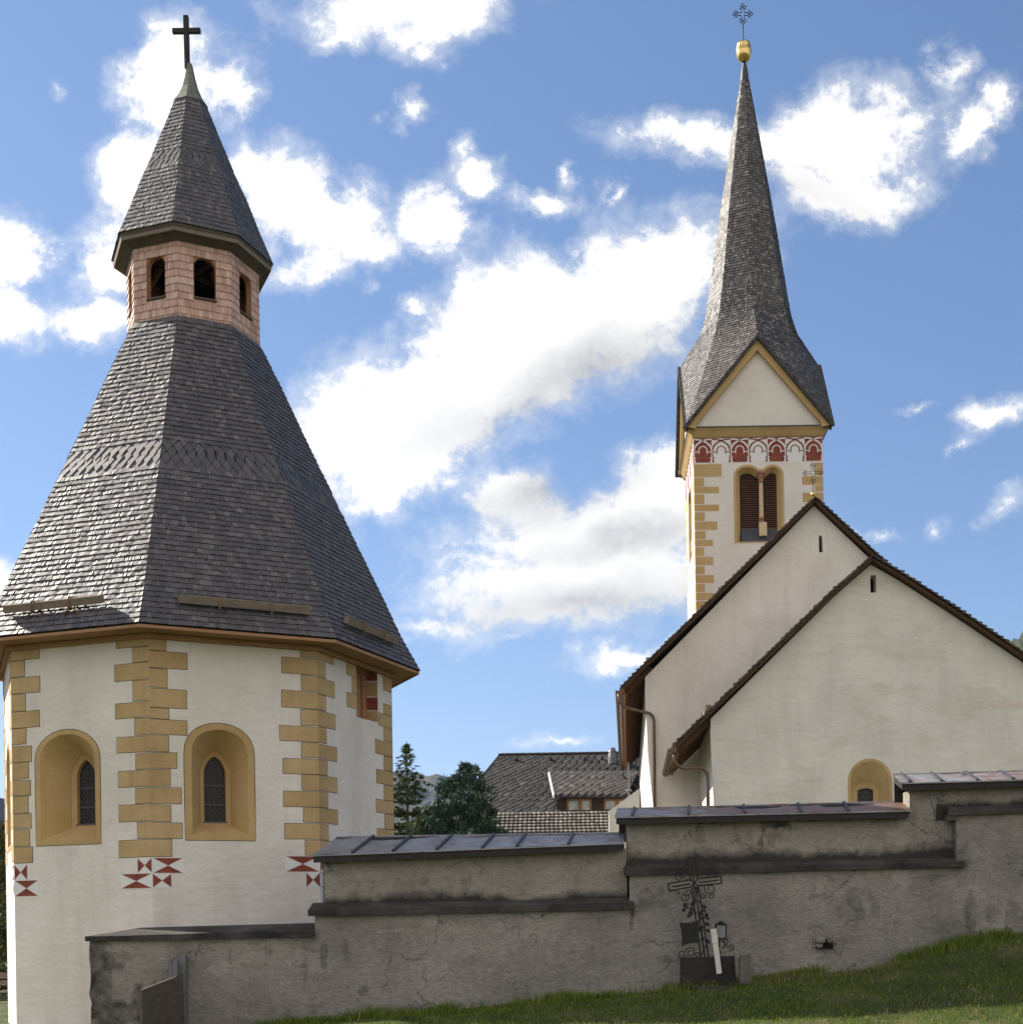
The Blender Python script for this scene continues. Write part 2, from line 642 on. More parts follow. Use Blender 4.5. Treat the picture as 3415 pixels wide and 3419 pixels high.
# ------------------------------------------------------------------ shingles
def shingle_rows(mb, rows, wmin, wmax, thick, gap=.004, rough=.35, lap=1.6, seed=0, jit=.008, mi=0, butt=None):
    """rows: (Lb, Rb, Lt, Rt) corners of one course on the roof plane, seen from outside left to right"""
    rg = random.Random(seed)
    for (Lb, Rb, Lt, Rt) in rows:
        Lb, Rb, Lt, Rt = Vector(Lb), Vector(Rb), Vector(Lt), Vector(Rt)
        n = (Rb - Lb).cross((Lt + Rt) - (Lb + Rb))
        if n.length < 1e-9:
            continue
        n.normalize()
        width = (Rb - Lb).length
        if width < .02:
            continue
        Lt2, Rt2 = Lb + (Lt - Lb) * lap, Rb + (Rt - Rb) * lap
        k = [0.0]
        while k[-1] < 1:
            k.append(k[-1] + rg.uniform(wmin, wmax) / width)
        if len(k) > 2 and 1 - k[-2] < .45 * wmin / width:
            k.pop(-2)
        k[-1] = 1.0
        dn = ((Lb + Rb) - (Lt + Rt)).normalized()
        for i in range(len(k) - 1):
            g = gap / width * .5
            a0 = k[i] + (g if i else 0)
            a1 = k[i + 1] - (g if i < len(k) - 2 else 0)
            j0 = rg.uniform(-jit, jit)
            lift = thick * (1 + rg.uniform(-rough, rough) * .55)
            tw = thick * rough * rg.uniform(-.7, .7)
            b0 = Lb.lerp(Rb, a0) + dn * j0 + n * (lift + tw)
            b1 = Lb.lerp(Rb, a1) + dn * j0 + n * (lift - tw)
            t0, t1 = Lt2.lerp(Rt2, a0) + n * thick * .15, Lt2.lerp(Rt2, a1) + n * thick * .15
            c0, c1 = Lb.lerp(Rb, a0) + dn * j0 - n * thick * .3, Lb.lerp(Rb, a1) + dn * j0 - n * thick * .3
            k0 = len(mb.v)
            mb.add([b0, b1, t1, t0, c0, c1], [(0, 1, 2, 3), (4, 0, 3), (5, 2, 1)], mi)
            mb.f.append((k0 + 4, k0 + 5, k0 + 1, k0))
            mb.m.append(butt if butt is not None else mi)


def diamond_rows(mb, rows, w, thick, mi=0, seed=0):
    """courses of pointed shingles, staggered"""
    rg = random.Random(seed)
    for r, (Lb, Rb, Lt, Rt) in enumerate(rows):
        Lb, Rb, Lt, Rt = Vector(Lb), Vector(Rb), Vector(Lt), Vector(Rt)
        n = (Rb - Lb).cross((Lt + Rt) - (Lb + Rb)).normalized()
        width = (Rb - Lb).length
        m = max(2, round(width / w))
        off = .5 if r % 2 else 0
        for i in range(-1, m + 1):
            a0, a1 = (i + off) / m, (i + 1 + off) / m
            am = (a0 + a1) / 2

            def P(a, h, l):
                a = min(1, max(0, a))
                return Lb.lerp(Rb, a).lerp(Lt.lerp(Rt, a), h) + n * l
            if am < -.01 or am > 1.01:
                continue
            lf = thick * rg.uniform(.8, 1.3)
            e = .075 / m
            L = [P(am, 0, lf), P(a1 - e, 1, lf * .75), P(a1 - e, 2, thick * .2), P(a0 + e, 2, thick * .2), P(a0 + e, 1, lf * .75)]
            U = [P(am, 0, -.004), P(a1 - e, 1, -.004), P(a0 + e, 1, -.004)]
            mb.add(L, [(0, 1, 2, 3, 4)], mi)
            mb.add([L[0], L[1], L[4]] + U, [(3, 4, 1, 0), (5, 3, 0, 2)], 1)


def facet_courses(prof, z0, z1, step, rim):
    """courses between z0 and z1; rim(z) -> (left point, right point)"""
    n = max(1, round((z1 - z0) / step))
    out = []
    for i in range(n):
        a, b = z0 + (z1 - z0) * i / n, z0 + (z1 - z0) * (i + 1) / n
        l0, r0 = rim(a)
        l1, r1 = rim(b)
        out.append((l0, r0, l1, r1))
    return out


def interp(tab, z):
    if z <= tab[0][1]:
        return tab[0][0]
    for (r0, z0), (r1, z1) in zip(tab, tab[1:]):
        if z <= z1:
            return r0 + (r1 - r0) * (z - z0) / (z1 - z0)
    return tab[-1][0]


# ------------------------------------------------------------------ ground
GX = [(-8.0, -.24), (-5.55, -.10), (-4.43, .0), (-.57, .30), (1.40, .43), (3.15, .60), (4.37, .68), (5.4, .95), (6.45, 1.18), (7.35, 1.32), (9, 1.55), (14, 2.2), (60, 4)]


def zwall(x):
    return float(np.interp(x, [-60, -14] + [a for a, _ in GX], [-.9, -.34] + [b for _, b in GX]))


def ground_z(x, y):
    far = zwall(x)
    t = min(1, max(0, (y - 17.2) / 5.2))
    t = t * t * (3 - 2 * t)
    near = -.05 + .02 * x * (1 if abs(x) < 6 else 6 / abs(x))
    z = near + (far - near) * t
    if y > 26:                                          # behind the churchyard wall the ground lies near wall-foot level
        k = min(1, (y - 26) / 20)
        z = z * (1 - k) + (-.2) * k
    return z + .025 * math.sin(x * 2.1 + y * .7) * math.sin(y * 1.7 - x * .6) + .012 * math.sin(x * 5.3) * math.sin(y * 4.1)


m, t, b = new_mat('turf_soil')
p = tpos(t)
g = tramp(t, tnoise(t, p, 1.1, 7, .65), [(.32, (.030, .045, .009)), (.52, (.055, .070, .014)), (.66, (.13, .10, .055))])
g2 = tramp(t, tnoise(t, p, 14, 5, .7), [(.3, (.25, .25, .25)), (.7, (.8, .8, .8))])
t.links.new(tmix(t, .6, g, g2, 'OVERLAY'), b.inputs['Base Color'])
b.inputs['Roughness'].default_value = .95
tbump(t, b, tnoise(t, p, 18, 5, .7), .8, .05)
M['turf'] = m


def breaks(lo, hi, fine0, fine1, fs):
    a = [fine0 - (2 ** i) * fs * 4 for i in range(1, 14) if fine0 - (2 ** i) * fs * 4 > lo]
    c = [fine1 + (2 ** i) * fs * 4 for i in range(1, 14) if fine1 + (2 ** i) * fs * 4 < hi]
    return [lo] + a[::-1] + list(np.arange(fine0, fine1, fs)) + c + [hi]


gx, gy = breaks(-2500, 2500, -14, 14, .25), breaks(-2500, 3500, 12, 32, .25)
mb = MB()
mb.v = [(x, y, ground_z(x, y)) for y in gy for x in gx]
nx = len(gx)
mb.f = [(j * nx + i, j * nx + i + 1, (j + 1) * nx + i + 1, (j + 1) * nx + i) for j in range(len(gy) - 1) for i in range(nx - 1)]
mb.m = [0] * len(mb.f)
tag(mb.build('ground', M['turf'], smooth=True), kind='structure')

# ------------------------------------------------------------------ the octagonal chapel
CX, CY, ROT = -9.0371, 30.0, -.7099
RW, ZE = 4.3114, 7.37
chapel = thing('chapel', 'octagonal white chapel with ochre painted corner blocks and tall grey shingled roof with lantern', 'chapel', (CX, CY, -.3))


def oct_pt(R, k, z):
    a = ROT + k * PI / 4
    return Vector((CX + R * math.sin(a), CY - R * math.cos(a), z))


def oct_frame(k, R=RW):
    a0, a1 = oct_pt(R, k, 0), oct_pt(R, k + 1, 0)
    u = (a1 - a0)
    an = ROT + (k + .5) * PI / 4
    return Frame(a0, u, (math.sin(an), -math.cos(an), 0))


FW = (oct_pt(RW, 1, 0) - oct_pt(RW, 0, 0)).length        # facet width 3.30
wall = MB()
zb = -1.2
niche_o, niche_i = {}, {}
NICHES = {0: dict(o=(.56, 2.12, 3.31, 5.02, 5.60), i=(.68, 2.00, 3.41, 5.02, 5.51), w=(1.10, 1.56, 3.74, 4.68, 5.06)),
          1: dict(o=(.635, 1.99, 3.35, 5.02, 5.67), i=(.77, 1.86, 3.45, 5.02, 5.55), w=(1.10, 1.53, 3.74, 4.70, 5.08)),
          -1: dict(o=(.9, 2.4, 3.31, 5.02, 5.60), i=(1.02, 2.28, 3.41, 5.02, 5.51), w=(1.42, 1.88, 3.74, 4.68, 5.06))}
for k in range(8):
    fr = oct_frame(k if k < 7 else -1)
    kk = k if k < 7 else -1
    outer = [(0, zb), (FW, zb), (FW, ZE), (0, ZE)]
    holes = []
    if kk in NICHES:
        holes.append(arch(*NICHES[kk]['i'], pw=1.0 if kk != 1 else .8))
    if kk == 2:
        holes.append([(1.64, 6.14), (2.63, 6.14), (2.63, 7.33), (1.64, 7.33)])
    if holes:
        fr.holed(wall, outer, holes)
    else:
        fr.poly(wall, outer)
wall.build('wall', M['white'], chapel)

for kk, nd in NICHES.items():
    fr = oct_frame(kk)
    i0 = arch(*nd['i'], pw=1.0 if kk != 1 else .8)
    w0, w1, wz0, wzs, wzt = nd['w']
    rim = arch(w0 - .085, w1 + .085, wz0 - .05, wzs, wzt + .10, pointed=True)
    pane = arch(w0, w1, wz0, wzs, wzt, pointed=True)
    nb = MB()
    o0 = arch(*nd['o'], pw=1.0 if kk != 1 else .8)
    lin = grow(o0, .016)
    fr.loft(nb, lin, .0035, o0, .0035, 1)               # drawn outline
    fr.loft(nb, o0, .005, i0, .005, 0)                  # ochre band on the wall
    fr.loft(nb, i0, .005, rim, -.50, 0)                 # splayed reveal
    niche = nb.build('window_niche', [M['yellow_deep'], M['line']], chapel)
    wb = MB()
    fr.loft(wb, grow(rim, .012), -.494, rim, -.494, 1)
    fr.loft(wb, rim, -.50, pane, -.56, 0)
    fr.loft(wb, pane, -.56, pane, -.66, 0)
    wf = wb.build('window_surround', [M['yellow_deep'], M['line']], niche)
    pb = MB()
    fr.poly(pb, pane, -.645, 0)
    for zz in np.linspace(wz0 + .06, wzt - .05, 11):     # lead lattice and saddle bars
        for q in range(4):
            uu = w0 + (w1 - w0) * (q + .5) / 4
            r = .05
            pts = [fr.p(uu + r * math.cos(a), zz + r * math.sin(a), -.635) for a in np.linspace(0, 2 * PI, 9)]
            if zz < wzs + .1 or abs(uu - (w0 + w1) / 2) < .12:
                pb.tube(pts, .006, 4, 1, cap=False)
    for zz in (wz0 + .36, wz0 + .75):
        fr.box(pb, w0, w1, zz - .012, zz + .012, -.64, -.615, 1)
    fr.box(pb, w0 - .03, w1 + .03, wz0 - .035, wz0 + .02, -.64, -.54, 1)
    pb.build('leaded_pane', [M['glass'], M['lead']], niche)

# painted corner blocks : facet, side ('l' = measured from the left corner, 'r' = from the right), z top, z foot, width
Q = {}
Q[1, 'l'] = [(7.36, 7.03, .32), (7.03, 6.69, .72), (6.69, 6.31, .34), (6.30, 5.92, .71), (5.92, 5.70, .36), (5.70, 5.40, .70), (5.39, 5.06, .35),
             (5.05, 4.73, .51), (4.72, 4.38, .37), (4.37, 4.04, .57), (4.03, 3.70, .38), (3.69, 3.37, .58), (3.36, 3.01, .37)]
Q[0, 'r'] = [(7.36, 7.11, .75), (7.11, 6.81, .39), (6.81, 6.47, .81), (6.46, 6.05, .40), (6.04, 5.73, .80), (5.72, 5.38, .36), (5.37, 5.05, .78),
             (5.04, 4.72, .35), (4.71, 4.38, .76), (4.37, 4.06, .36), (4.05, 3.71, .76), (3.70, 3.37, .34), (3.36, 3.01, .77)]
Q[1, 'r'] = [(7.36, 7.11, .34), (7.10, 6.76, .74), (6.75, 6.43, .34), (6.42, 6.06, .75), (6.06, 5.72, .36), (5.70, 5.38, .80), (5.38, 5.06, .35),
             (5.04, 4.72, .75), (4.72, 4.39, .36), (4.38, 4.05, .75), (4.05, 3.73, .33), (3.72, 3.39, .73), (3.38, 3.06, .31)]
Q[2, 'l'] = [(7.36, 7.09, .70), (7.07, 6.75, .35), (6.74, 6.39, .70), (6.39, 6.06, .34), (6.05, 5.72, .72), (5.72, 5.38, .34), (5.36, 5.05, .77),
             (5.04, 4.72, .36), (4.72, 4.39, .76), (4.38, 4.05, .36), (4.05, 3.73, .77), (3.72, 3.39, .36), (3.38, 3.06, .74)]
Q[2, 'r'] = [(7.36, 7.25, .46), (7.24, 6.92, .40), (6.62, 6.38, .40), (6.37, 6.08, .66), (6.07, 5.77, .42), (5.76, 5.44, .84), (5.44, 5.10, .44), (5.1, 4.78, .81),
             (4.78, 4.43, .45), (4.43, 4.12, .84), (4.12, 3.78, .44), (3.78, 3.42, .80)]
Q[0, 'l'] = [(7.36, 7.05, .71), (7.05, 6.72, .34), (6.72, 6.39, .71), (6.39, 6.04, .36), (6.03, 5.69, .70), (5.69, 5.36, .36), (5.34, 5.01, .48),
             (5.0, 4.66, .40), (4.65, 4.33, .45), (4.33, 3.98, .39), (3.97, 3.66, .46), (3.65, 3.31, .40), (3.3, 2.97, .47)]
for k in (3, 4, 5, 6, -1):
    Q[k, 'l'] = Q[2, 'l']
    Q[k, 'r'] = Q[1, 'r']
Q[-1, 'r'] = Q[0, 'r']
STAR = {(1, 'l'): [(3.0, 2.69, .59, 'v'), (2.69, 2.41, .36, 'h')], (0, 'r'): [(3.0, 2.70, .34, 'h'), (2.70, 2.40, .74, 'v')],
        (1, 'r'): [(3.05, 2.72, .72, 'v'), (2.72, 2.40, .30, 'h')], (2, 'l'): [(3.05, 2.72, .32, 'h'), (2.72, 2.40, .7, 'v')],
        (0, 'l'): [(2.95, 2.63, .33, 'h'), (2.63, 2.30, .60, 'v')], (-1, 'r'): [(2.95, 2.63, .6, 'v'), (2.63, 2.30, .33, 'h')]}
rq = random.Random(3)
for c in range(8):                                       # one painted chain of blocks per corner
    qb = MB()
    for key in ((c - 1 if c - 1 < 7 else -1, 'r'), (c if c < 7 else -1, 'l')):
        key = (key[0] if key[0] != 7 else -1, key[1])
        fr = oct_frame(key[0])
        for (zt, z0, w) in Q.get(key, []):
            j = [rq.uniform(-.010, .010) for _ in range(4)]

            def uu(x):
                return x if key[1] == 'l' else FW - x
            a = sorted((uu(-.004), uu(w + j[0])))
            e0 = .011
            sgn = 1 if key[1] == 'l' else -1
            yel = [(uu(-.004), z0 + e0), (uu(w - e0 + j[0]), z0 + e0 + j[1]), (uu(w - e0 + j[0] + j[2] * .5), zt - e0 + j[1]), (uu(-.004), zt - e0)]
            lin = [(uu(-.002), z0), (uu(w + j[0]), z0 + j[1]), (uu(w + j[0] + j[2] * .5), zt + j[1]), (uu(-.002), zt)]
            if key[1] == 'r':
                yel.reverse()
                lin.reverse()
            fr.poly(qb, lin, .003, 1)
            fr.poly(qb, yel, .006, 0)
        for (zt, z0, w, kind) in STAR.get(key, []):
            u0, u1 = (0, w) if key[1] == 'l' else (FW - w, FW)
            um, zm = (u0 + u1) / 2, (zt + z0) / 2
            fr.rect(qb, u0, u1, z0, zt, .003, 2)
            if kind == 'v':
                fr.poly(qb, [(u0 + .02, z0 + .01), (u1 - .02, z0 + .01), (um, zm)], .006, 3)
                fr.poly(qb, [(u1 - .02, zt - .01), (u0 + .02, zt - .01), (um, zm)], .006, 3)
            else:
                fr.poly(qb, [(u0 + .01, zt - .01), (u0 + .01, z0 + .01), (um, zm)], .006, 3)
                fr.poly(qb, [(u1 - .01, z0 + .01), (u1 - .01, zt - .01), (um, zm)], .006, 3)
    qb.build('painted_corner_blocks', [M['yellow'], M['line'], M['lime'], M['red']], chapel)

# hatch under the eaves on the right-hand side
fr = oct_frame(2)
hb = MB()
fr.loft(hb, [(1.64, 6.14), (2.63, 6.14), (2.63, 7.33), (1.64, 7.33)], .0, [(1.64, 6.20), (2.63, 6.20), (2.63, 7.33), (1.64, 7.33)], -.34, 0)
for z0, z1, mi in ((6.15, 6.41, 1), (6.41, 6.72, 2), (6.72, 7.06, 1), (7.06, 7.32, 2)):
    hb.quad(fr.p(2.627, z0 + .04, -.32), fr.p(2.627, z0 + .02, -.004), fr.p(2.627, z1, -.004), fr.p(2.627, z1, -.32), mi)
for a, c in (((1.21, 1.635), (6.30, 6.62)), ((1.45, 1.635), (6.63, 6.98)), ((1.21, 1.635), (6.99, 7.34))):
    fr.rect(hb, a[0], a[1], c[0], c[1], .003, 3)
    fr.rect(hb, a[0] + .011, a[1], c[0] + .011, c[1] - .011, .006, 1)
hatch = hb.build('hatch_opening', [M['white'], M['yellow'], M['red'], M['line']], chapel)
hb = MB()
for i, (a, c) in enumerate(((1.64, 1.93), (1.94, 2.22), (2.23, 2.44), (2.45, 2.63))):
    fr.box(hb, a, c, 6.2, 7.33, -.34, -.28 if i != 2 else -.33, 0)
fr.box(hb, 1.64, 2.63, 7.22, 7.33, -.34, -.2, 0)
hb.build('hatch_board', M['larch'], hatch)

# eaves
RE, ZR = 4.9684, 7.40
eb = MB()
for k in range(8):
    w0, w1 = oct_pt(RW - .05, k, ZE - .02), oct_pt(RW - .05, k + 1, ZE - .02)
    e0, e1 = oct_pt(RE - .05, k, ZR - .03), oct_pt(RE - .05, k + 1, ZR - .03)
    for i in range(4):                                   # soffit boards
        a, c = i / 4 + .01, (i + 1) / 4 - .01
        q = [w0.lerp(e0, a), w0.lerp(e0, c), w1.lerp(e1, c), w1.lerp(e1, a)]
        eb.hexa([x for x in q] + [x + Vector((0, 0, .025)) for x in q], 0)
    q = [oct_pt(RW + .10, k, ZE - .12), oct_pt(RW + .003, k, ZE - .12), oct_pt(RW + .003, k + 1, ZE - .12), oct_pt(RW + .10, k + 1, ZE - .12)]
    eb.hexa([x for x in q] + [x + Vector((0, 0, .095)) for x in q], 0)
    q = [oct_pt(RE - .02, k, ZR - .06), oct_pt(RE - .06, k, ZR - .06), oct_pt(RE - .06, k + 1, ZR - .06), oct_pt(RE - .02, k + 1, ZR - .06)]
    eb.hexa([x for x in q] + [x + Vector((0, 0, .06)) for x in q], 0)
eb.build('eaves_soffit', M['larch'], chapel)

# main roof
PROF = [(4.9684, 7.42), (4.55, 8.19), (4.10, 9.19), (3.62, 10.2), (3.05, 11.45), (2.53, 12.55), (2.03, 13.66), (1.50, 14.78)]


def oct_roof(prof, zlo, zhi, bands, step, wmin, wmax, thick, seed, name, mats, dia=.2, bandrows=4, drip=0.0, rough=.35):
    mb = MB()
    cuts = [zlo] + [z for b_ in bands for z in b_] + [zhi]
    for k in range(8):
        def rim(z):
            R = interp(prof, z) - .012
            return oct_pt(R, k, z), oct_pt(R, k + 1, z)
        for i in range(len(cuts) - 1):
            a, c = cuts[i], cuts[i + 1]
            if i % 2 == 0:
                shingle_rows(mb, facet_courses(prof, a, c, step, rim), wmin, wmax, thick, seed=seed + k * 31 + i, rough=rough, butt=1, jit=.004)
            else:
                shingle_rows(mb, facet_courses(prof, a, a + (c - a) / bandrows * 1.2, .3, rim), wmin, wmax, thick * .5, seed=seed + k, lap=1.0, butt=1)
                diamond_rows(mb, facet_courses(prof, a, c, (c - a) / bandrows, rim), dia, thick * .8, seed=seed + k)
        for (r0, z0), (r1, z1) in zip(prof, prof[1:]):    # closed deck under the shingles
            mb.quad(oct_pt(r0 - .03, k, z0), oct_pt(r0 - .03, k + 1, z0), oct_pt(r1 - .03, k + 1, z1), oct_pt(r1 - .03, k, z1), 1)
    return mb.build(name, mats, chapel)


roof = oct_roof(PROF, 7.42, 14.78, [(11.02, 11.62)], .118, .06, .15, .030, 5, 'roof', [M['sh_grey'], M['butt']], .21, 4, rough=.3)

# snow guards: a squared beam held on iron brackets, on each of the sides
for k, (u0, u1, z) in {0: (.30, 2.62, 7.98), 1: (.50, 3.02, 7.98), 2: (.35, 2.62, 7.94), -1: (.4, 3.0, 7.98), 3: (.4, 3.0, 7.98), 5: (.4, 3.0, 7.98)}.items():
    R = interp(PROF, z) + .16
    fr = oct_frame(k, R)
    fr2 = Frame(fr.p(0, 0), fr.u, fr.n)
    gb = MB()
    fw = (oct_pt(R, 1, 0) - oct_pt(R, 0, 0)).length
    sh = (fw - FW) / 2
    tilt = .06
    a, c = fr.p(u0 + sh, z), fr.p(u1 + sh, z)
    gb.beam(a, c, .10, .15, 0, up=(fr.n * .45 + Vector((0, 0, 1))))
    g = gb.build('snow_guard', M['oldwood'], chapel)
    for f_ in ((.30, .70) if k != 0 else (.30, .68)):
        bb = MB()
        q = a.lerp(c, f_)
        nn = fr.n
        bb.beam(q + nn * .06 + Vector((0, 0, .10)), q + nn * .085 + Vector((0, 0, -.16)), .03, .012, 0)
        bb.beam(q + nn * .085 + Vector((0, 0, -.13)), q - nn * .16 + Vector((0, 0, .02)), .025, .025, 0)
        bb.beam(q + nn * .05 + Vector((0, 0, .09)), q - nn * .25 + Vector((0, 0, .16)), .025, .02, 0)
        if k in (0, -1):
            for sx in (-1, 1):
                bb.beam(q + nn * .02 + Vector((0, 0, -.08)), q + fr.u * (.22 * sx) - nn * .02 + Vector((0, 0, -.27)), .02, .02, 0)
        bb.build('bracket', M['larch_dark'], g)

# belfry lantern
RB, ZB0, ZB1 = 1.4648, 14.72, 16.50
FB = (oct_pt(RB, 1, 0) - oct_pt(RB, 0, 0)).length
BO = arch(.34, .80, 15.30, 15.97, 16.20, n=10)
lb = MB()
for k in range(8):
    fr = oct_frame(k, RB - .02)
    fw = (oct_pt(RB - .02, 1, 0) - oct_pt(RB - .02, 0, 0)).length
    fr.holed(lb, [(0, 14.4), (fw, 14.4), (fw, ZB1), (0, ZB1)], [BO], 0, 1)
    fi = oct_frame(k, RB - .14)
    wi = (oct_pt(RB - .14, 1, 0) - oct_pt(RB - .14, 0, 0)).length
    bi = [(u - (fw - wi) / 2, z) for u, z in BO]
    fi.holed(lb, [(0, 14.4), (wi, 14.4), (wi, ZB1), (0, ZB1)], [bi], 0, 2)
    lb.add([fr.p(u, z, .02) for u, z in BO] + [fi.p(u, z, 0) for u, z in bi],
           [(i, (i + 1) % len(BO), len(BO) + (i + 1) % len(BO), len(BO) + i) for i in range(len(BO))], 1)
    rg = random.Random(k)
    step = (ZB1 - ZB0) / 11
    fo = oct_frame(k, RB)
    wo_ = (oct_pt(RB, 1, 0) - oct_pt(RB, 0, 0)).length
    for i in range(11):
        z0 = ZB0 + i * step
        zm = z0 + step * .5

        def hole_u(z):
            if z <= 15.28 or z >= 16.20:
                return None
            if z < 15.97:
                return (.33, .81)
            h = .24 * math.sqrt(max(0, 1 - ((z - 15.97) / .24) ** 2))
            return (.57 - h - .008, .57 + h + .008)
        pieces = [(0, wo_)]
        hu = hole_u(z0 + step * .15) or hole_u(z0 + step * .95)
        if hu:
            pieces = [(0, hu[0]), (hu[1], wo_)]
        for a, c in pieces:
            row = (fo.p(a, z0, 0), fo.p(c, z0, 0), fo.p(a, z0 + step, -.006), fo.p(c, z0 + step, -.006))
            shingle_rows(lb, [row], .06, .125, .014, lap=1.0 if hu else 1.25, seed=k * 50 + i, jit=.004, rough=.3)
    fr.box(lb, .32, .82, 15.27, 15.305, -.12, .045, 3)
lb.add([oct_pt(RB - .1, k, 14.9) for k in range(8)], [tuple(range(8))], 1)
belfry = lb.build('belfry', [M['sh_new'], M['larch'], M['larch_dark'], M['greyfascia']], chapel)
kb = MB()                                                # timbers inside the lantern
for k in range(0, 8, 2):
    kb.beam(oct_pt(RB - .2, k, 16.35), oct_pt(RB - .2, k + 4, 16.35), .1, .12, 0)
    kb.beam(oct_pt(RB - .2, k + .5, 16.2), oct_pt(.1, k + .5, 17.6), .09, .1, 0)
kb.build('belfry_timber', M['larch_dark'], belfry)
UP = [(1.80, 16.69), (1.50, 17.42), (1.24, 18.1), (.97, 18.72), (.57, 19.72), (.365, 20.26)]
ub = MB()
for k in range(8):
    def ringq(Ra, za, Rb_, zb_, mi):
        ub.quad(oct_pt(Ra, k, za), oct_pt(Ra, k + 1, za), oct_pt(Rb_, k + 1, zb_), oct_pt(Rb_, k, zb_), mi)
    ringq(1.735, 16.60, 1.775, 16.685, 0)
    ringq(1.745, 16.53, 1.765, 16.60, 1)
    ringq(1.765, 16.60, 1.735, 16.605, 1)
    ringq(1.60, 16.50, 1.745, 16.53, 0)
    ringq(1.44, 16.42, 1.60, 16.50, 0)
    ringq(1.36, 16.42, 1.44, 16.42, 0)
ub.build('belfry_eaves', [M['greyfascia'], M['oldwood']], chapel)
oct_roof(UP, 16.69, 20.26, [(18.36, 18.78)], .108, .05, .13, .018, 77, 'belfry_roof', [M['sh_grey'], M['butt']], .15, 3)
cb = MB()
for (r0, z0), (r1, z1) in zip([(.40, 20.22), (.27, 20.42), (.185, 20.62), (.125, 20.86), (.085, 21.06), (.07, 21.15)], [(.27, 20.42), (.185, 20.62), (.125, 20.86), (.085, 21.06), (.07, 21.15), (.05, 21.2)]):
    for k in range(8):
        cb.quad(oct_pt(r0, k, z0), oct_pt(r0, k + 1, z0), oct_pt(r1, k + 1, z1), oct_pt(r1, k, z1))
cb.build('copper_cap', M['verdigris'], chapel)
xb = MB()
xb.box((CX - .055, CY, 21.68), (.105, .09, 1.20), 0, Matrix.Rotation(-.012, 3, 'Y'))
xb.box((CX - .055, CY, 21.94), (.63, .085, .10))
xb.build('roof_cross', M['iron'], chapel)

# chapel scaled down about the eye: same view, but its shadow covers the grass
KS = .93
for o in COL.objects:
    p_ = o
    while p_.parent is not None:
        p_ = p_.parent
    if p_ is chapel and o.type == 'MESH':
        o.data.transform(Matrix.Scale(KS, 4))
chapel.location = (CX * KS, CY * KS, EYE + (-.3 - EYE) * KS)  # moved in toward the eye by the same factor, close behind the wall

# ------------------------------------------------------------------ the parish church
church = thing('church', 'white parish church with two stepped gables, brown roofs and a slender shingled spire', 'church', (8, 50, .2))
Z1 = Vector((0, 0, 1))
LEAN = math.tan(math.radians(1.1))


def c6(x, y, D):
    return at(1950 + x * .7591, 1650 + y * .7591, D)


def z7(x, y, D):
    return at(2030 + x * .2846, 2200 + y * .2846, D)


def c5(x, y, D):
    return at(2200 + x * .5435, 1050 + y * .5435, D)


def c4(x, y, D=62.434):
    return at(2000 + x * .7507, y * .7507, D)


def gable_roof(prof, yf, length, thick, step, name, parent, seed, wmin=.18, wmax=.34):
    """prof: (x, z) from the left eave over the ridge to the right eave"""
    mb = MB()
    B = Vector((LEAN * length, length, 0))
    for i in range(len(prof) - 1):
        a, b_ = Vector((prof[i][0], yf, prof[i][1])), Vector((prof[i + 1][0], yf, prof[i + 1][1]))
        d = b_ - a
        n = Vector((-d.z, 0, d.x)).normalized()
        if n.z < 0:
            n = -n
        nn = n * thick
        q = [a - nn, b_ - nn, b_ - nn + B, a - nn + B, a - n * .01, b_ - n * .01, b_ - n * .01 + B, a - n * .01 + B]
        mb.hexa(q, 1)
        # barge board proud of the verge
        mb.hexa([a - nn * .95 - Vector((0, .03, 0)), b_ - nn * .95 - Vector((0, .03, 0)), b_ - nn * .95 + Vector((0, .02, 0)), a - nn * .95 + Vector((0, .02, 0)),
                 a - n * .03 - Vector((0, .03, 0)), b_ - n * .03 - Vector((0, .03, 0)), b_ - n * .03 + Vector((0, .02, 0)), a - n * .03 + Vector((0, .02, 0))], 2)
        up = 1 if d.z > 0 else -1
        lo, hi = (a, b_) if up > 0 else (b_, a)
        m_ = max(1, round((hi - lo).length / step))
        of = Vector((0, -.13 - .03 * (r % 2), 0)) if False else Vector((0, -.13, 0))
        for r in range(m_):
            p, q2 = lo.lerp(hi, r / m_), lo.lerp(hi, (r + 1) / m_)
            if up > 0:                                    # left slope: seen from outside the back end is on the left
                rows = [(p + B, p + of, q2 + B, q2 + of)]
            else:
                rows = [(p + of, p + B, q2 + of, q2 + B)]
            shingle_rows(mb, rows, wmin, wmax, .085, seed=seed + i * 100 + r, rough=.3, lap=1.2, jit=.02)
    return mb.build(name, [M['sh_brown'], M['soffit'], M['barge']], parent)


# -- nave
YN = 50.0
ap = c6(1015, 18, YN - .3)
ev = c6(163, 853, YN - .3)
RZ = ap.z
slp = (ap.z - ev.z) / (ap.x - ev.x)
wc = c6(268, 800, YN)
wb_ = c6(303, 1372, YN)
LN = 26.0
xr = 2 * ap.x - wc.x
nb = MB()
fr_n = Frame((0, YN, 0), (1, 0, 0), (0, -1, 0))
zin = .30
slit = [c6(1032, 182, YN), c6(1051, 256, YN)]
slit_n = [(slit[0].x, slit[1].z), (slit[1].x, slit[1].z), (slit[1].x - .03, slit[0].z), (slit[0].x, slit[0].z)]
outer = [(wb_.x + .05, -1), (xr, -1), (xr, wc.z), (ap.x, ap.z - .18), (wc.x, wc.z - .05), (wc.x - .01, wc.z - .6), (wc.x + .06, wc.z - 3), (wb_.x, wb_.z)]
fr_n.holed(nb, outer, [slit_n])
fr_n.loft(nb, slit_n, 0, slit_n, -.4)
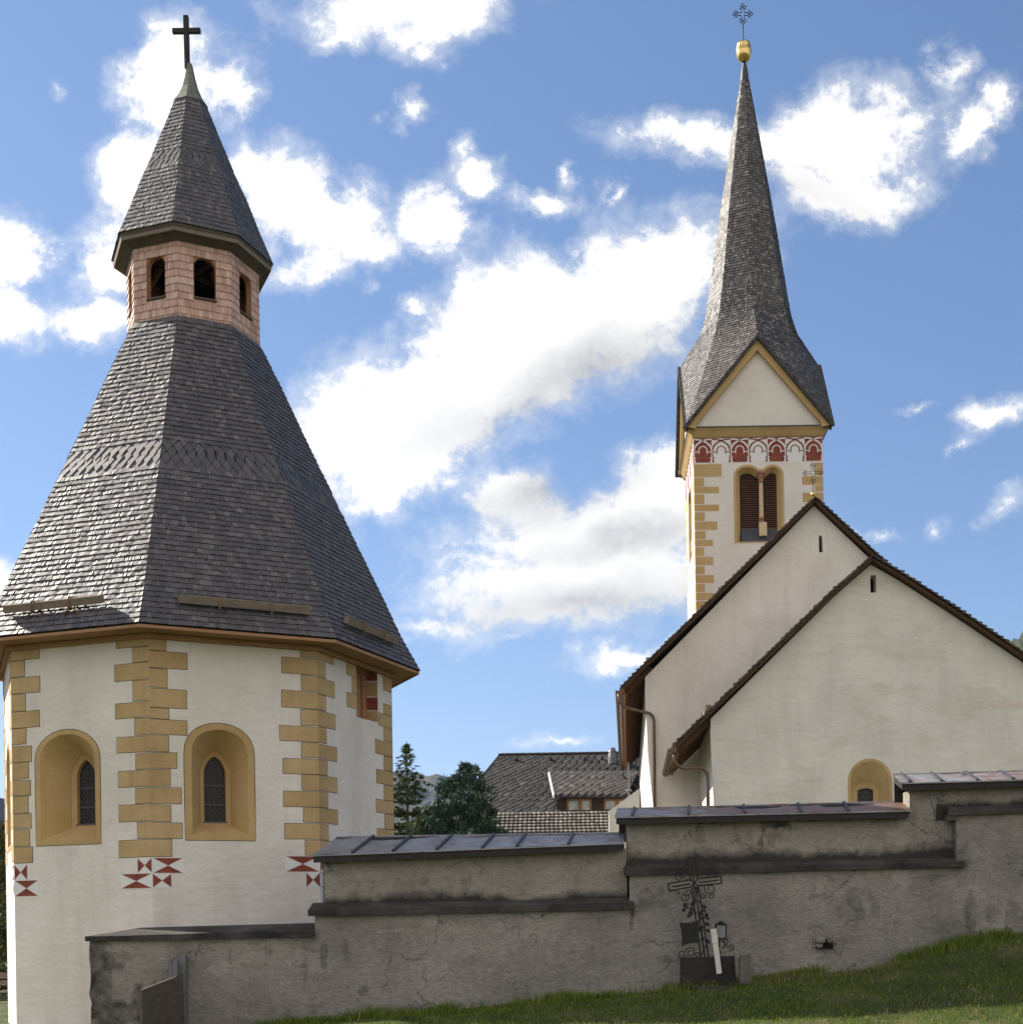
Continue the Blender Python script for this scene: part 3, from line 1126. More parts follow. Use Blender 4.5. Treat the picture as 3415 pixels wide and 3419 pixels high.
# long side walls, leaning very slightly and with a cove under the eaves
Bn = Vector((LEAN * LN, LN, 0))
side = [Vector((x, YN, z)) for x, z in [outer[0], outer[7], outer[6], outer[5], outer[4]]]
for a, c in zip(side, side[1:]):
    nb.quad(a + Bn, a, c, c + Bn)
nb.quad(Vector((xr, YN, -1)), Vector((xr, YN, -1)) + Bn, Vector((xr, YN, wc.z)) + Bn, Vector((xr, YN, wc.z)))
nb.poly([Vector((x, YN, z)) + Bn for x, z in outer])
nave = nb.build('nave', M['white'], church)
db = MB()
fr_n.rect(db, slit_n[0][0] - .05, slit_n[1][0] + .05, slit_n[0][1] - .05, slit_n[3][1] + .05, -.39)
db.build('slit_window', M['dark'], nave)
gable_roof([(ev.x, ev.z), (ap.x, ap.z), (2 * ap.x - ev.x, ev.z)], YN - .3, LN + .6, .09, .21, 'nave_roof', nave, 900)
rb = MB()
for i in range(27):                                      # rafter feet under the eave
    y = YN + .35 + i * .95
    o = LEAN * (y - YN)
    a = Vector((ev.x + .10 + o, y, ev.z - .17))
    c = Vector((wc.x + .25 + o, y, ev.z - .17 + (wc.x + .15 - ev.x) * slp))
    rb.beam(a, c, .14, .17, 0)
    rb.box(a + Vector((.05, 0, -.03)), (.05, .15, .2), 1)
rb.beam(Vector((ev.x + .09, YN - .25, ev.z - .11)), Vector((ev.x + .09 + LEAN * LN, YN + LN, ev.z - .11)), .04, .15, 1)
rb.build('rafter_feet', [M['soffit'], M['larch']], nave)


def gutter(name, a, c, r, parent):
    mb = MB()
    a, c = Vector(a), Vector(c)
    d = (c - a)
    s = Vector((1, 0, 0))
    n = 10
    prof = [(-math.cos(PI * i / n) * r, -math.sin(PI * i / n) * r) for i in range(n + 1)]
    for r0, r1 in ((1.0, .93),):
        o = [a + s * x + Z1 * z for x, z in prof] + [c + s * x + Z1 * z for x, z in prof]
        i_ = [a + s * x * r1 + Z1 * z * r1 for x, z in prof] + [c + s * x * r1 + Z1 * z * r1 for x, z in prof]
        k = n + 1
        mb.add(o, [(i, i + 1, k + i + 1, k + i) for i in range(n)])
        mb.add(i_, [(i, k + i, k + i + 1, i + 1) for i in range(n)])
    mb.poly([a + s * x + Z1 * z for x, z in prof])
    mb.poly([c + s * x + Z1 * z for x, z in prof])
    m_ = int(d.length / .75)
    for i in range(m_ + 1):                              # straps
        p = a + d * (i / m_)
        mb.tube([p + s * x * 1.05 + Z1 * z * 1.05 for x, z in prof], .014, 5)
    mb.tube([a + s * (-r), c + s * (-r)], .018, 6)
    return mb.build(name, M['copper'], parent, smooth=True)


def pipe(name, pts, r, parent):
    mb = MB()
    out = [Vector(pts[0])]
    for i in range(1, len(pts) - 1):                     # rounded bends
        p = Vector(pts[i])
        a, c = Vector(pts[i - 1]), Vector(pts[i + 1])
        k = min(.22, (a - p).length * .45, (c - p).length * .45)
        a, c = p + (a - p).normalized() * k, p + (c - p).normalized() * k
        for t_ in (0, .25, .5, .75, 1):
            out.append(a.lerp(p, t_).lerp(p.lerp(c, t_), t_))
    out.append(Vector(pts[-1]))
    mb.tube(out, r, 10)
    p0, p1 = Vector(pts[-2]), Vector(pts[-1])
    for f_ in (.22, .6, .9):
        p = p0.lerp(p1, f_)
        mb.tube([p - Z1 * .025, p + Z1 * .025], r * 1.25, 10)
    return mb.build(name, M['copper'], parent, smooth=True)


ga = Vector((ev.x - .09, YN - .35, ev.z - .10))
gc = ga + Vector((LEAN * 26.5, 26.5, 0))
gutter('rain_gutter', ga, gc, .12, nave)
w2 = z7(548, 1740, YN - .12)
pipe('downpipe', [ga + Vector((0, .12, -.08)), ga + Vector((0, .12, -.40)), ga + Vector((.22, .08, -.62)),
                  Vector((z7(500, 640, YN - .12).x, YN - .14, z7(500, 645, YN - .12).z)), Vector((z7(533, 690, YN).x, YN - .12, z7(533, 700, YN).z)), Vector((w2.x, YN - .12, 1.0))], .058, nave)
pipe('downpipe', [gc + Vector((0, -.2, -.08)), gc + Vector((.05, -.2, -.45)), gc + Vector((.75, -.2, -.95)), gc + Vector((.95, -.2, -1.3)), gc + Vector((.95, -.2, -7))], .055, nave)


def roof_log(x, z, y0, y1, name, parent):
    mb = MB()
    o = LEAN * (y1 - y0)
    mb.beam((x, y0, z), (x + o, y1, z), .17, .16, 0)
    for i in range(5):
        t_ = (i + .3) / 5
        p = Vector((x + o * t_, y0 + (y1 - y0) * t_, z))
        mb.beam(p + Vector((-.10, 0, .10)), p + Vector((-.10, 0, -.38)), .03, .02, 1, up=(1, 0, 0))
        mb.beam(p + Vector((-.10, 0, -.1)), p + Vector((.32, 0, .1)), .03, .02, 1)
    return mb.build(name, [M['oldwood'], M['iron']], parent)


p = c6(282, 728, YN - .1)
roof_log(p.x, p.z, YN - .12, YN + 24, 'snow_guard', nave)
p = c6(598, 419, YN - .1)
roof_log(p.x, p.z, YN - .12, YN + 24, 'snow_guard', nave)


def ornate_cross(mb, c, u, hu, hz, w, r, foot=None):
    """wrought cross drawn by two parallel rods per arm, each ending in a trefoil of rings"""
    c, u = Vector(c), Vector(u)
    for dx, dz in ((1, 0), (-1, 0), (0, 1), (0, -1)):
        L = hu if dx else hz
        d = u * dx + Z1 * dz
        s = u * dz + Z1 * dx
        for k in (-1, 1):
            mb.tube([c + d * w + s * w * k, c + d * (L - 3.2 * w) + s * w * k], r, 5)
        q = c + d * (L - 2.4 * w)
        for ox, oy in ((1.3, 0), (-.2, 1.35), (-.2, -1.35)):
            o = q + d * ox * w + s * oy * w
            mb.tube([o + d * 1.05 * w * math.cos(a) + s * 1.05 * w * math.sin(a) for a in np.linspace(0, 2 * PI, 11)], r, 5, cap=False)
    if foot is not None:
        mb.tube([c - Z1 * hz, foot], r * 1.3, 6)


xb = MB()
cc = c5(945, 973, YN)
u_len = (c5(1010, 973, YN).x - c5(882, 973, YN).x) / 2
ornate_cross(xb, cc, (1, 0, 0), u_len, cc.z - c5(945, 1036, YN).z, .042, .011, c5(946, 1150, YN))
xb.build('ridge_cross', M['iron'], nave)
gb = MB()
bc = c5(946, 1105, YN)
gb.lathe(bc, [(.001, .10), (.05, .085), (.09, .03), (.095, 0), (.085, -.04), (.04, -.09), (.03, -.2), (.05, -.28)], 16)
gb.build('gilded_ball', M['gold'], nave, smooth=True)

# -- choir (the lower gable in front)
YC = 43.0
LC = 7.0
prof_px = [(395, 1108), (1100, 424), (1268, 276), (1400, 353), (1600, 482), (1930, 703)]
pr = [c6(x, y, YC - .3) for x, y in prof_px]
prof_c = [(v.x, v.z) for v in pr]
dx, dz = prof_c[-1][0] - prof_c[-2][0], prof_c[-1][1] - prof_c[-2][1]
for k in (1, 2, 3):
    prof_c.append((prof_c[-1][0] + dx * .8, prof_c[-1][1] + dz * .85))
wc1, wb1 = c6(556, 1018, YC), c6(570, 1372, YC)
fr_c = Frame((0, YC, 0), (1, 0, 0), (0, -1, 0))
s0, s1 = c6(1258, 357, YC), c6(1285, 433, YC)
slit_c = [(s0.x, s1.z), (s1.x, s1.z), (s1.x, s0.z), (s0.x, s0.z)]
n_bl, n_br, n_t = c6(1160, 1360, YC), c6(1357, 1360, YC), c6(1262, 1163, YC)
zs_ = c6(1160, 1275, YC).z
niche_out = arch(n_bl.x, n_br.x, n_bl.z - .25, zs_, n_t.z, pw=.9)
niche_in0 = arch(n_bl.x + .09, n_br.x - .09, n_bl.z - .15, zs_, n_t.z - .09, pw=.9)
xl = wc1.x
wall_top = [(x, z - .16) for x, z in prof_c if x > xl + .3]
xe = prof_c[-1][0] - 1.0
wall_top = [(x, z) for x, z in wall_top if x < xe]
zl = prof_c[0][1] + (prof_c[1][1] - prof_c[0][1]) * (xl - prof_c[0][0]) / (prof_c[1][0] - prof_c[0][0]) - .24
outer = [(wb1.x + .03, -1), (xe, -1), (xe, prof_c[-2][1] - 1.0)] + wall_top[::-1] + [(xl + .01, zl), (xl - .01, zl - .5), (xl + .03, zl - 2), (wb1.x, wb1.z)]
cb = MB()
fr_c.holed(cb, outer, [slit_c, niche_in0])
fr_c.loft(cb, slit_c, 0, slit_c, -.5)
Bc = Vector((LEAN * LC, LC, 0))
sd = [Vector((x, YC, z)) for x, z in [outer[0], outer[-1], outer[-2], outer[-3], outer[-4]]]
NI = (1.9, 3.4)                                          # blind window on the sunny side
for a, c in zip(sd, sd[1:]):
    cb.quad(a + Bc, a, c, c + Bc)
cb.quad(Vector((xe, YC, -1)), Vector((xe, YC, -1)) + Bc, Vector((xe, YC, 5)) + Bc, Vector((xe, YC, 5)))
choir = cb.build('choir', M['cream'], church)
db = MB()
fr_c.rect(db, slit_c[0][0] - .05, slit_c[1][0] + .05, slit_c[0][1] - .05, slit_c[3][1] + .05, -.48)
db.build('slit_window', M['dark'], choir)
gable_roof(prof_c, YC - .3, LC + .15, .09, .21, 'choir_roof', choir, 2000)
rb = MB()
ec = prof_c[0]
slc = (prof_c[1][1] - ec[1]) / (prof_c[1][0] - ec[0])
for i in range(7):
    y = YC + .3 + i * .95
    o = LEAN * (y - YC)
    a = Vector((ec[0] + .10 + o, y, ec[1] - .17))
    rb.beam(a, Vector((xl + .2 + o, y, ec[1] - .17 + (xl + .1 - ec[0]) * slc)), .14, .17, 0)
    rb.box(a + Vector((.05, 0, -.03)), (.05, .15, .2), 1)
rb.beam(Vector((ec[0] + .09, YC - .2, ec[1] - .11)), Vector((ec[0] + .09 + LEAN * LC, YC + LC - .2, ec[1] - .11)), .04, .14, 1)
rb.build('rafter_feet', [M['soffit'], M['larch_dark']], choir)
ga = Vector((ec[0] - .06, YC - .35, ec[1] - .10))
gutter('rain_gutter', ga, ga + Vector((LEAN * 7, 7.1, 0)), .13, choir)
w3 = z7(1172, 1740, YC - .12)
b0 = z7(1110, 1285, YC - .12)
pipe('downpipe', [ga + Vector((.06, .12, -.08)), ga + Vector((.08, .12, -.42)), ga + Vector((.28, .1, -.62)), Vector((b0.x, YC - .14, b0.z)),
                  Vector((z7(1163, 1330, YC).x, YC - .12, z7(1163, 1345, YC).z)), Vector((w3.x, YC - .12, 1.0))], .058, choir)
p = z7(1176, 568, YC - .25)
roof_log(p.x, p.z, YC - .25, YC + 6.4, 'snow_guard', choir)
# niche window
nb = MB()
w_bl, w_br, w_t = c6(1212, 1360, YC), c6(1282, 1360, YC), c6(1245, 1290, YC)
ni0 = arch(n_bl.x + .09, n_br.x - .09, n_bl.z - .15, zs_, n_t.z - .09, pw=.9)
ni1 = arch(w_bl.x - .16, w_br.x + .16, n_bl.z - .10, c6(0, 1322, YC).z, w_t.z + .17)
ni2 = arch(w_bl.x, w_br.x, n_bl.z - .05, c6(0, 1322, YC).z, w_t.z)
fr_c.loft(nb, niche_out, .004, ni0, .005)
fr_c.loft(nb, ni0, .005, ni1, -.34)
fr_c.loft(nb, ni1, -.34, ni2, -.36)
fr_c.loft(nb, ni2, -.36, ni2, -.5)
nc = nb.build('window_niche', M['yellow'], choir)
pb = MB()
fr_c.poly(pb, ni2, -.45, 0)
for i in range(-2, 3):
    for j in range(5):
        q = fr_c.p((w_bl.x + w_br.x) / 2 + i * .16 + (.08 if j % 2 else 0), n_bl.z + .02 + j * .14, -.44)
        pb.tube([q + Vector((.085 * math.cos(a), 0, .085 * math.sin(a))) for a in np.linspace(0, 2 * PI, 7)], .009, 4, 1, cap=False)
pb.build('leaded_pane', [M['glass'], M['lead']], nc)
# buttress with a sloping top, standing left of the nave
bb = MB()
YB = 47.5
tp = [z7(366, 1522, YB), z7(8, 1790, YB), z7(70, 1838, YB), z7(100, 1850, YB)]
q = [Vector((tp[0].x, YB, tp[0].z)), Vector((tp[1].x, YB, tp[1].z)), Vector((tp[1].x, YB, -1)), Vector((tp[0].x + .1, YB, -1))]
bk = Vector((0, 2.4, 0))
bb.poly(q)
bb.quad(q[0] + bk, q[1] + bk, q[1], q[0])
bb.quad(q[1] + bk, q[2] + bk, q[2], q[1])
bb.poly([v + bk for v in q[::-1]])
bb.build('buttress', M['cream'], church)

# -- tower
TX, TY, TW, TO = 7.3507, 62.434, 2.9, .389
TC, TA = 23.507, 27.512
O = TW + TO


def tface(k, w=TW):
    """front, left, back, right"""
    ns = [(0, -1, 0), (-1, 0, 0), (0, 1, 0), (1, 0, 0)]
    us = [(1, 0, 0), (0, -1, 0), (-1, 0, 0), (0, 1, 0)]
    n, u = Vector(ns[k]), Vector(us[k])
    return Frame(Vector((TX, TY, 0)) + n * w - u * w, u, n)


def tf(x, y):
    p = c5(x, y, TY - TW)
    return p.x - (TX - TW), p.z


tb = MB()
# twin window outline, from the front face
wl, wr = tf(460, 1200)[0], tf(770, 1200)[0]
wcx = tf(612, 0)[0]
wzb, wzs = tf(0, 1408)[1], tf(0, 1000)[1]
lz, rz = tf(545, 922)[1], tf(685, 920)[1]
l_arch = [(wl, wzb)] + [(wl + (wcx - wl) * .5 * (1 - math.cos(PI * i / 10)) * 1.0, wzs + (lz - wzs) * math.sin(PI * i / 10)) for i in range(0, 9)]
r_arch = [(wcx + (wr - wcx) * .5 * (1 - math.cos(PI * i / 10)), wzs + (lz - wzs) * math.sin(PI * i / 10)) for i in range(2, 11)] + [(wr, wzb)]
twin = l_arch + r_arch
g_in = .26


def shrink(pts, g):
    cx_ = sum(u for u, z in pts) / len(pts)
    out = []
    n = len(pts)
    for i, (u, z) in enumerate(pts):
        a, c = pts[(i - 1) % n], pts[(i + 1) % n]
        tx, tz = c[0] - a[0], c[1] - a[1]
        l = math.hypot(tx, tz)
        out.append((u + tz / l * g, z - tx / l * g))
    out[0] = (pts[0][0] + g, pts[0][1])
    out[-1] = (pts[-1][0] - g, pts[-1][1])
    return out


twin_in = shrink(twin, .30)
for k in range(4):
    fr = tface(k)
    fr.holed(tb, [(0, 0), (2 * TW, 0), (2 * TW, TC - .25), (0, TC - .25)], [shrink(twin, .10)])
tower = tb.build('tower', M['tower'], church)
cb = MB()
zc0, zc1 = tf(0, 760)[1], tf(0, 716)[1]
for k in range(4):
    fa, fb_ = tface(k), tface(k, TW + .26)
    fe = tface(k, TW + .30)
    fc = tface(k, TW + .10)
    prof_cn = [(TW + .02, zc0 - .02), (TW + .06, zc0 + .03), (TW + .18, zc0 + .22), (TW + .27, zc1), (TW + .27, zc1 + .02)]
    for (a, z0), (c, z1) in zip(prof_cn, prof_cn[1:]):
        f0, f1 = tface(k, a), tface(k, c)
        cb.quad(f0.p(0, z0), f0.p(2 * a, z0), f1.p(2 * c, z1), f1.p(0, z1), 0)
    f0, f1 = tface(k, TW + .27), tface(k, TW + .05)
    cb.quad(f0.p(.0, zc1 + .02), f0.p(2 * TW + .54, zc1 + .02), f1.p(2 * TW + .1, zc1 + .05), f1.p(0, zc1 + .05), 1)
    fx = tface(k, TW + .30)
    fx.box(cb, .38, 2 * TW + .22, zc1 + .02, zc1 + .07, -.3, 0, 1)
    fy = tface(k, TW + .32)
    fy.box(cb, -.0, .42, zc1 - .02, zc1 + .16, -.40, 0, 0)
    fy.box(cb, 2 * TW + .22, 2 * TW + .60, zc1 - .02, zc1 + .16, -.36, -.003, 0)
cb.build('cornice', [M['yellow_tower'], M['slate']], tower)
gb = MB()
for k in range(4):
    f0 = tface(k, TW + .08)
    wd = TW + .08
    gz0 = zc1 + .06
    A0, A1, AP = (wd - 3.0, gz0), (wd + 3.0, gz0), (wd, TA - .30)
    f0.poly(gb, [A0, A1, AP], 0, 0)
    for (a, c, sg) in ((A0, AP, 1), (A1, AP, -1)):
        pa, pc = f0.p(a[0] - .12 * sg, a[1], .12), f0.p(c[0] + .10 * sg, c[1] + .17, .12 + .003 * sg)
        gb.beam(pa, pc, .20, .34, 1, up=f0.n.cross(pc - pa))
gables = gb.build('gable', [M['tower'], M['yellow_tower']], tower)

CN = [(3.29, TA), (2.28, c4(0, 1500).z), (2.01, c4(0, 1420).z), (1.79, c4(0, 1290).z), (1.24, c4(0, 950).z), (.185, c4(0, 365).z)]
DG = [(4.652, TC), (4.05, 24.75), (3.45, 26.0), (2.95, 27.2), (2.45, c4(0, 1560).z), (2.12, c4(0, 1460).z), (1.79, c4(0, 1290).z), (1.24, c4(0, 950).z), (.185, c4(0, 365).z)]
sb = MB()
zt = c4(0, 365).z
zbands = [(c4(0, 1352).z, c4(0, 1305).z), (c4(0, 972).z, c4(0, 935).z), (c4(0, 598).z, c4(0, 565).z)]


def spire_pt(az, R, z):
    return Vector((TX + R * math.sin(az), TY - R * math.cos(az), z))


for k in range(4):
    az0 = -k * PI / 2                                    # front, left, back, right
    uvec = Vector((math.cos(az0), math.sin(az0), 0))
    nvec = Vector((math.sin(az0), -math.cos(az0), 0))
    for sgn in (-1, 1):
        def rim(z):
            d = spire_pt(az0 + sgn * PI / 4, interp(DG, z), z)
            if z < TA:
                e = Vector((TX, TY, z)) + nvec * O + uvec * (sgn * O * (TA - z) / (TA - TC))
            else:
                e = spire_pt(az0, interp(CN, z), z)
            return (d, e) if sgn < 0 else (e, d)
        cuts = [TC] + [z for b_ in zbands for z in b_] + [zt]
        sd_ = 4000 + k * 700 + sgn * 11
        for i in range(len(cuts) - 1):
            a, c = cuts[i], cuts[i + 1]
            if i % 2 == 0:
                rows = facet_courses(None, a, c, .135, rim)
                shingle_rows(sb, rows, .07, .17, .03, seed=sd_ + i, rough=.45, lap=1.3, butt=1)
                for (l0, r0, l1, r1) in rows:
                    cen = Vector((TX, TY, 0))
                    sh_ = [v + (Vector((TX, TY, v.z)) - v).normalized() * .02 for v in (l0, r0, r1, l1)]
                    sb.quad(*sh_, 1)
            else:
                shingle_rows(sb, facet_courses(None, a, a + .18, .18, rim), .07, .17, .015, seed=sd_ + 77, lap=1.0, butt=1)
                rows = facet_courses(None, a, c, (c - a) / 3, rim)
                diamond_rows(sb, rows, .16, .022, seed=sd_)
                l0, r0 = rim(a)
                l1, r1 = rim(c)
                sh_ = [v + (Vector((TX, TY, v.z)) - v).normalized() * .02 for v in (l0, r0, r1, l1)]
                sb.quad(*sh_, 1)
        # verge of the broach: a lapped edge
        e0 = Vector((TX, TY, TC)) + nvec * O + uvec * (sgn * O)
        e1 = Vector((TX, TY, TA)) + nvec * O
        m_ = 34
        sgn2 = 1 if (e1 - e0).cross(nvec).z > 0 else -1
        for i in range(m_):
            a, c = e0.lerp(e1, i / m_), e0.lerp(e1, (i + 1.15) / m_)
            sb.beam(a - nvec * .02 + (e1 - e0).cross(nvec).normalized() * (.03 * sgn2) + Vector((0, 0, .01 * (i % 2))), c - nvec * .02 + (e1 - e0).cross(nvec).normalized() * (.03 * sgn2), .22, .13, 2, up=nvec.cross(e1 - e0))
        sb.quad(e0, e1, e1 - nvec * .4 - Z1 * .08, e0 - nvec * .4 - Z1 * .08, 1)
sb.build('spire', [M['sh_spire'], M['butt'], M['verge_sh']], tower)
fb2 = MB()
ctr = c4(626, 365)
top = c4(622, 282)
fb2.lathe((TX, TY, 0), [(.215, zt - .05), (.20, zt + .1), (.15, zt + .5), (.10, top.z - .1), (.09, top.z)], 16)
fb2.build('spire_cap', M['slate'], tower, smooth=True)
gb = MB()
bz = c4(0, 241).z
r_ = .355
gb.lathe((TX - .02, TY, bz), [(.09, -.47), (.16, -.42), (.27, -.34), (.335, -.2), (r_, -.02), (r_, .0), (r_ + .012, .01), (r_ + .012, .06), (r_, .07), (.345, .2), (.32, .34), (.30, .40), (.2, .425), (.03, .43)], 32)
gb.build('gilded_ball', M['gold'], tower, smooth=True)
xb = MB()
q = c4(620, 61)
hu = (c4(665, 61).x - c4(575, 61).x) / 2
hz_ = q.z - c4(0, 116).z
ornate_cross(xb, Vector((TX - .05, TY, q.z)), (1, 0, 0), hu, hz_, .065, .020, Vector((TX - .02, TY, bz + .4)))
xb.build('spire_cross', M['iron'], tower)

# painted tracery frieze and painted corner blocks
fzb = MB()
ft, fb_ = tf(0, 760)[1], tf(0, 917)[1]
for k in range(4):
    fr = tface(k)
    nb_ = 7
    bw = 2 * TW / nb_
    H = ft - fb_
    fr.rect(fzb, .01, 2 * TW - .01, fb_, ft + .02, .003, 1)
    for i in range(nb_):
        u0 = i * bw
        red = i % 2 == 0
        bgc, fgc = (0, 1) if red else (1, 0)
        e = .02
        if red:
            fr.rect(fzb, u0 + e, u0 + bw - e, fb_ + .02, ft - .06, .006, 0)
        um = u0 + bw / 2
        zs2 = fb_ + H * .47

        def arc(uc, r0, r1, a0, a1, d, mi, zc=zs2, n=12, sz=1.0):
            for q_ in range(n):
                p, s_ = a0 + (a1 - a0) * q_ / n, a0 + (a1 - a0) * (q_ + 1) / n
                pts = [(uc + r0 * math.cos(p), zc + r0 * math.sin(p) * sz), (uc + r1 * math.cos(p), zc + r1 * math.sin(p) * sz),
                       (uc + r1 * math.cos(s_), zc + r1 * math.sin(s_) * sz), (uc + r0 * math.cos(s_), zc + r0 * math.sin(s_) * sz)]
                pts = [(min(u0 + bw, max(u0, u)), z) for u, z in pts]
                if abs(pts[0][0] - pts[1][0]) + abs(pts[2][0] - pts[3][0]) > .004:
                    fr.poly(fzb, pts, d, mi)
        szv = (H * .49) / (bw * 1.06)
        for uc in (u0, u0 + bw):                          # interlaced arches, each two bays wide
            arc(uc, bw * .94, bw * 1.05, 0, PI, .009, fgc, sz=szv)
        # trefoil under the arches
        arc(um, bw * .20, bw * .255, -PI * .12, PI * 1.12, .0105, fgc, zc=zs2 + .02)
        for sg in (-1, 1):
            e0 = um + sg * bw / 2
            arc(um + sg * bw * .34, bw * .115, bw * .165, PI * .1 if sg < 0 else PI * .30, PI * .70 if sg < 0 else PI * .90, .011, fgc, zc=zs2 - .16)
            od = 1 if sg > 0 else -1
            fr.poly(fzb, [(e0, zs2 + .05), (e0 - sg * bw * .055, zs2 + .02), (e0 - sg * bw * .05, fb_ + .02), (e0, fb_ + .02)][::od], .0115, fgc)
            fr.poly(fzb, [(e0, fb_ + .30), (e0 - sg * bw * .13, fb_ + .23), (e0 - sg * bw * .06, fb_ + .19), (e0 - sg * bw * .12, fb_ + .03), (e0, fb_ + .02)][::od], .012, fgc)
            fr.poly(fzb, [(e0 - sg * bw * .10, zs2 + .10), (e0 - sg * bw * .24, zs2 + .04), (e0 - sg * bw * .20, zs2 + .24)][::od], .0125, bgc if red else 1)
    fr.rect(fzb, .01, 2 * TW - .01, ft - .05, ft - .02, .0095, 0)
fzb.build('painted_frieze', [M['red'], M['lime']], tower)
QT = [(925, 1002, 170), (1008, 1060, 60), (1063, 1103, 152), (1110, 1168, 60), (1173, 1213, 150), (1220, 1272, 62), (1277, 1328, 138), (1335, 1385, 66), (1390, 1428, 110),
      (1435, 1487, 56), (1493, 1545, 110), (1552, 1600, 56), (1606, 1655, 112), (1661, 1710, 56), (1715, 1760, 105), (1766, 1815, 55), (1822, 1870, 105), (1876, 1925, 55), (1931, 1975, 105), (1981, 2030, 55)]
for k in range(4):
    qb = MB()
    fr, fl = tface(k), tface((k + 1) % 4)
    for i, (y0, y1, w) in enumerate(QT):
        z1, z0 = tf(0, y0)[1], tf(0, y1)[1]
        w_ = w * .5435 / F * (TY - TW)
        wo_ = QT[(i + 1) % len(QT)][2] * .5435 / F * (TY - TW) * .85
        fr.rect(qb, .0, w_, z0, z1, .004, 0)
        fl.rect(qb, 2 * TW - wo_, 2 * TW, z0, z1, .004, 0)
    qb.build('painted_corner_blocks', M['yellow_tower'], tower)
# twin sound windows
for k in range(2):
    fr = tface(k)
    wb = MB()
    fr.loft(wb, twin, .004, shrink(twin, .11), .006, 0, closed=False)
    fr.loft(wb, shrink(twin, .11), .006, twin_in, -.28, 0, closed=False)
    fr.box(wb, wl, wr, wzb - .03, wzb + .02, -.3, .015, 0)
    win = wb.build('twin_window', M['yellow_tower'], tower)
    lvb = MB()
    lu0, lu1, ru0, ru1 = tf(488, 0)[0], tf(600, 0)[0], tf(622, 0)[0], tf(722, 0)[0]
    ltop, lbot = tf(0, 978)[1], tf(0, 1312)[1]
    fr.rect(lvb, wl, wr, wzb, wzs + .6, -.55, 1)
    for i in range(26):
        z = lbot + (ltop + .1 - lbot) * i / 26
        for a, c in ((lu0 - .1, lu1), (ru0, ru1 + .1)):
            lvb.hexa([fr.p(a, z, -.33), fr.p(c, z, -.33), fr.p(c, z + .035, -.335), fr.p(a, z + .035, -.335),
                      fr.p(a, z + .06, -.48), fr.p(c, z + .06, -.48), fr.p(c, z + .08, -.48), fr.p(a, z + .08, -.48)], 0)
    # spandrel: arched heads of the two lights
    for a, c in ((lu0 - .04, tf(592, 0)[0]), (tf(627, 0)[0], ru1 + .0)):
        head = arch(a, c, ltop - 1.0, tf(0, 1030)[1], ltop, n=12)
        out = [(a - .25, ltop - 1.0), (a - .25, ltop + .75), (c + .25, ltop + .75), (c + .25, ltop - 1.0)]
        pts = head[::-1] + [(a - .30, head[0][1]), (a - .30, ltop + .5), (c + .10, ltop + .5), (c + .10, head[-1][1])]
    sl0, sl1 = tf(490, 0)[0], tf(737, 0)[0]
    lvb.hexa([fr.p(sl0 - .04, wzb, -.05), fr.p(sl1 + .02, wzb, -.05), fr.p(sl1, lbot + .02, -.36), fr.p(sl0, lbot + .02, -.36),
              fr.p(sl0 - .04, wzb + .03, -.05), fr.p(sl1 + .02, wzb + .03, -.05), fr.p(sl1, lbot + .05, -.36), fr.p(sl0, lbot + .05, -.36)], 2)
    lvb.build('louvre', [M['louvre'], M['dark'], M['slate']], win)
    clb = MB()
    cu = (tf(596, 0)[0] + tf(628, 0)[0]) / 2
    cz = [tf(0, y)[1] for y in (985, 1040, 1250, 1285, 1368)]
    o = fr.p(cu, 0, -.18)
    clb.lathe(o, [(.105, cz[2]), (.10, (cz[1] + cz[2]) / 2), (.09, cz[1])], 14, 0)
    clb.lathe(o, [(.15, cz[3]), (.155, cz[3] + .06), (.11, cz[3] + .12), (.14, cz[3] + .16), (.105, cz[2])], 14, 1)
    clb.lathe(o, [(.095, cz[1]), (.13, cz[1] + .05), (.11, cz[1] + .1), (.15, cz[0] - .05), (.16, cz[0])], 14, 1)
    pu = tf(619, 0)[0]
    fr.box(clb, pu - .17, pu + .17, cz[4], cz[3] + .0, -.36, -.01, 0)
    fr.box(clb, pu - .15, pu + .15, cz[0], cz[0] + .14, -.34, -.02, 1)
    clb.build('column', [M['column'], M['capred']], win)

# ------------------------------------------------------------------ the churchyard wall
def c3(x, y, D):
    return at(x * .72539, 2050 + y * .72539, D)


def c8(x, y, D):
    return at(1900 + x * .785, 2500 + y * .785, D)


def c7(x, y, D):
    return at(1200 + x * .5181, 2400 + y * .5181, D)


def vnoise(x, z, s=1.0, seed=0):
    """smooth value noise on arrays"""
    x, z = np.asarray(x) * s + seed * 17.3, np.asarray(z) * s + seed * 9.1

    def h(i, j):
        v = np.sin(i * 127.1 + j * 311.7 + seed) * 43758.5453
        return v - np.floor(v)
    xi, zi = np.floor(x), np.floor(z)
    fx, fz = x - xi, z - zi
    fx, fz = fx * fx * (3 - 2 * fx), fz * fz * (3 - 2 * fz)
    return (h(xi, zi) * (1 - fx) + h(xi + 1, zi) * fx) * (1 - fz) + (h(xi, zi + 1) * (1 - fx) + h(xi + 1, zi + 1) * fx) * fz


def fbm(x, z, s=1.0, seed=0, o=4):
    r, a, t_ = 0, .5, 0
    for i in range(o):
        r = r + a * vnoise(x, z, s * 2 ** i, seed + i)
        t_ += a
        a *= .5
    return r / t_


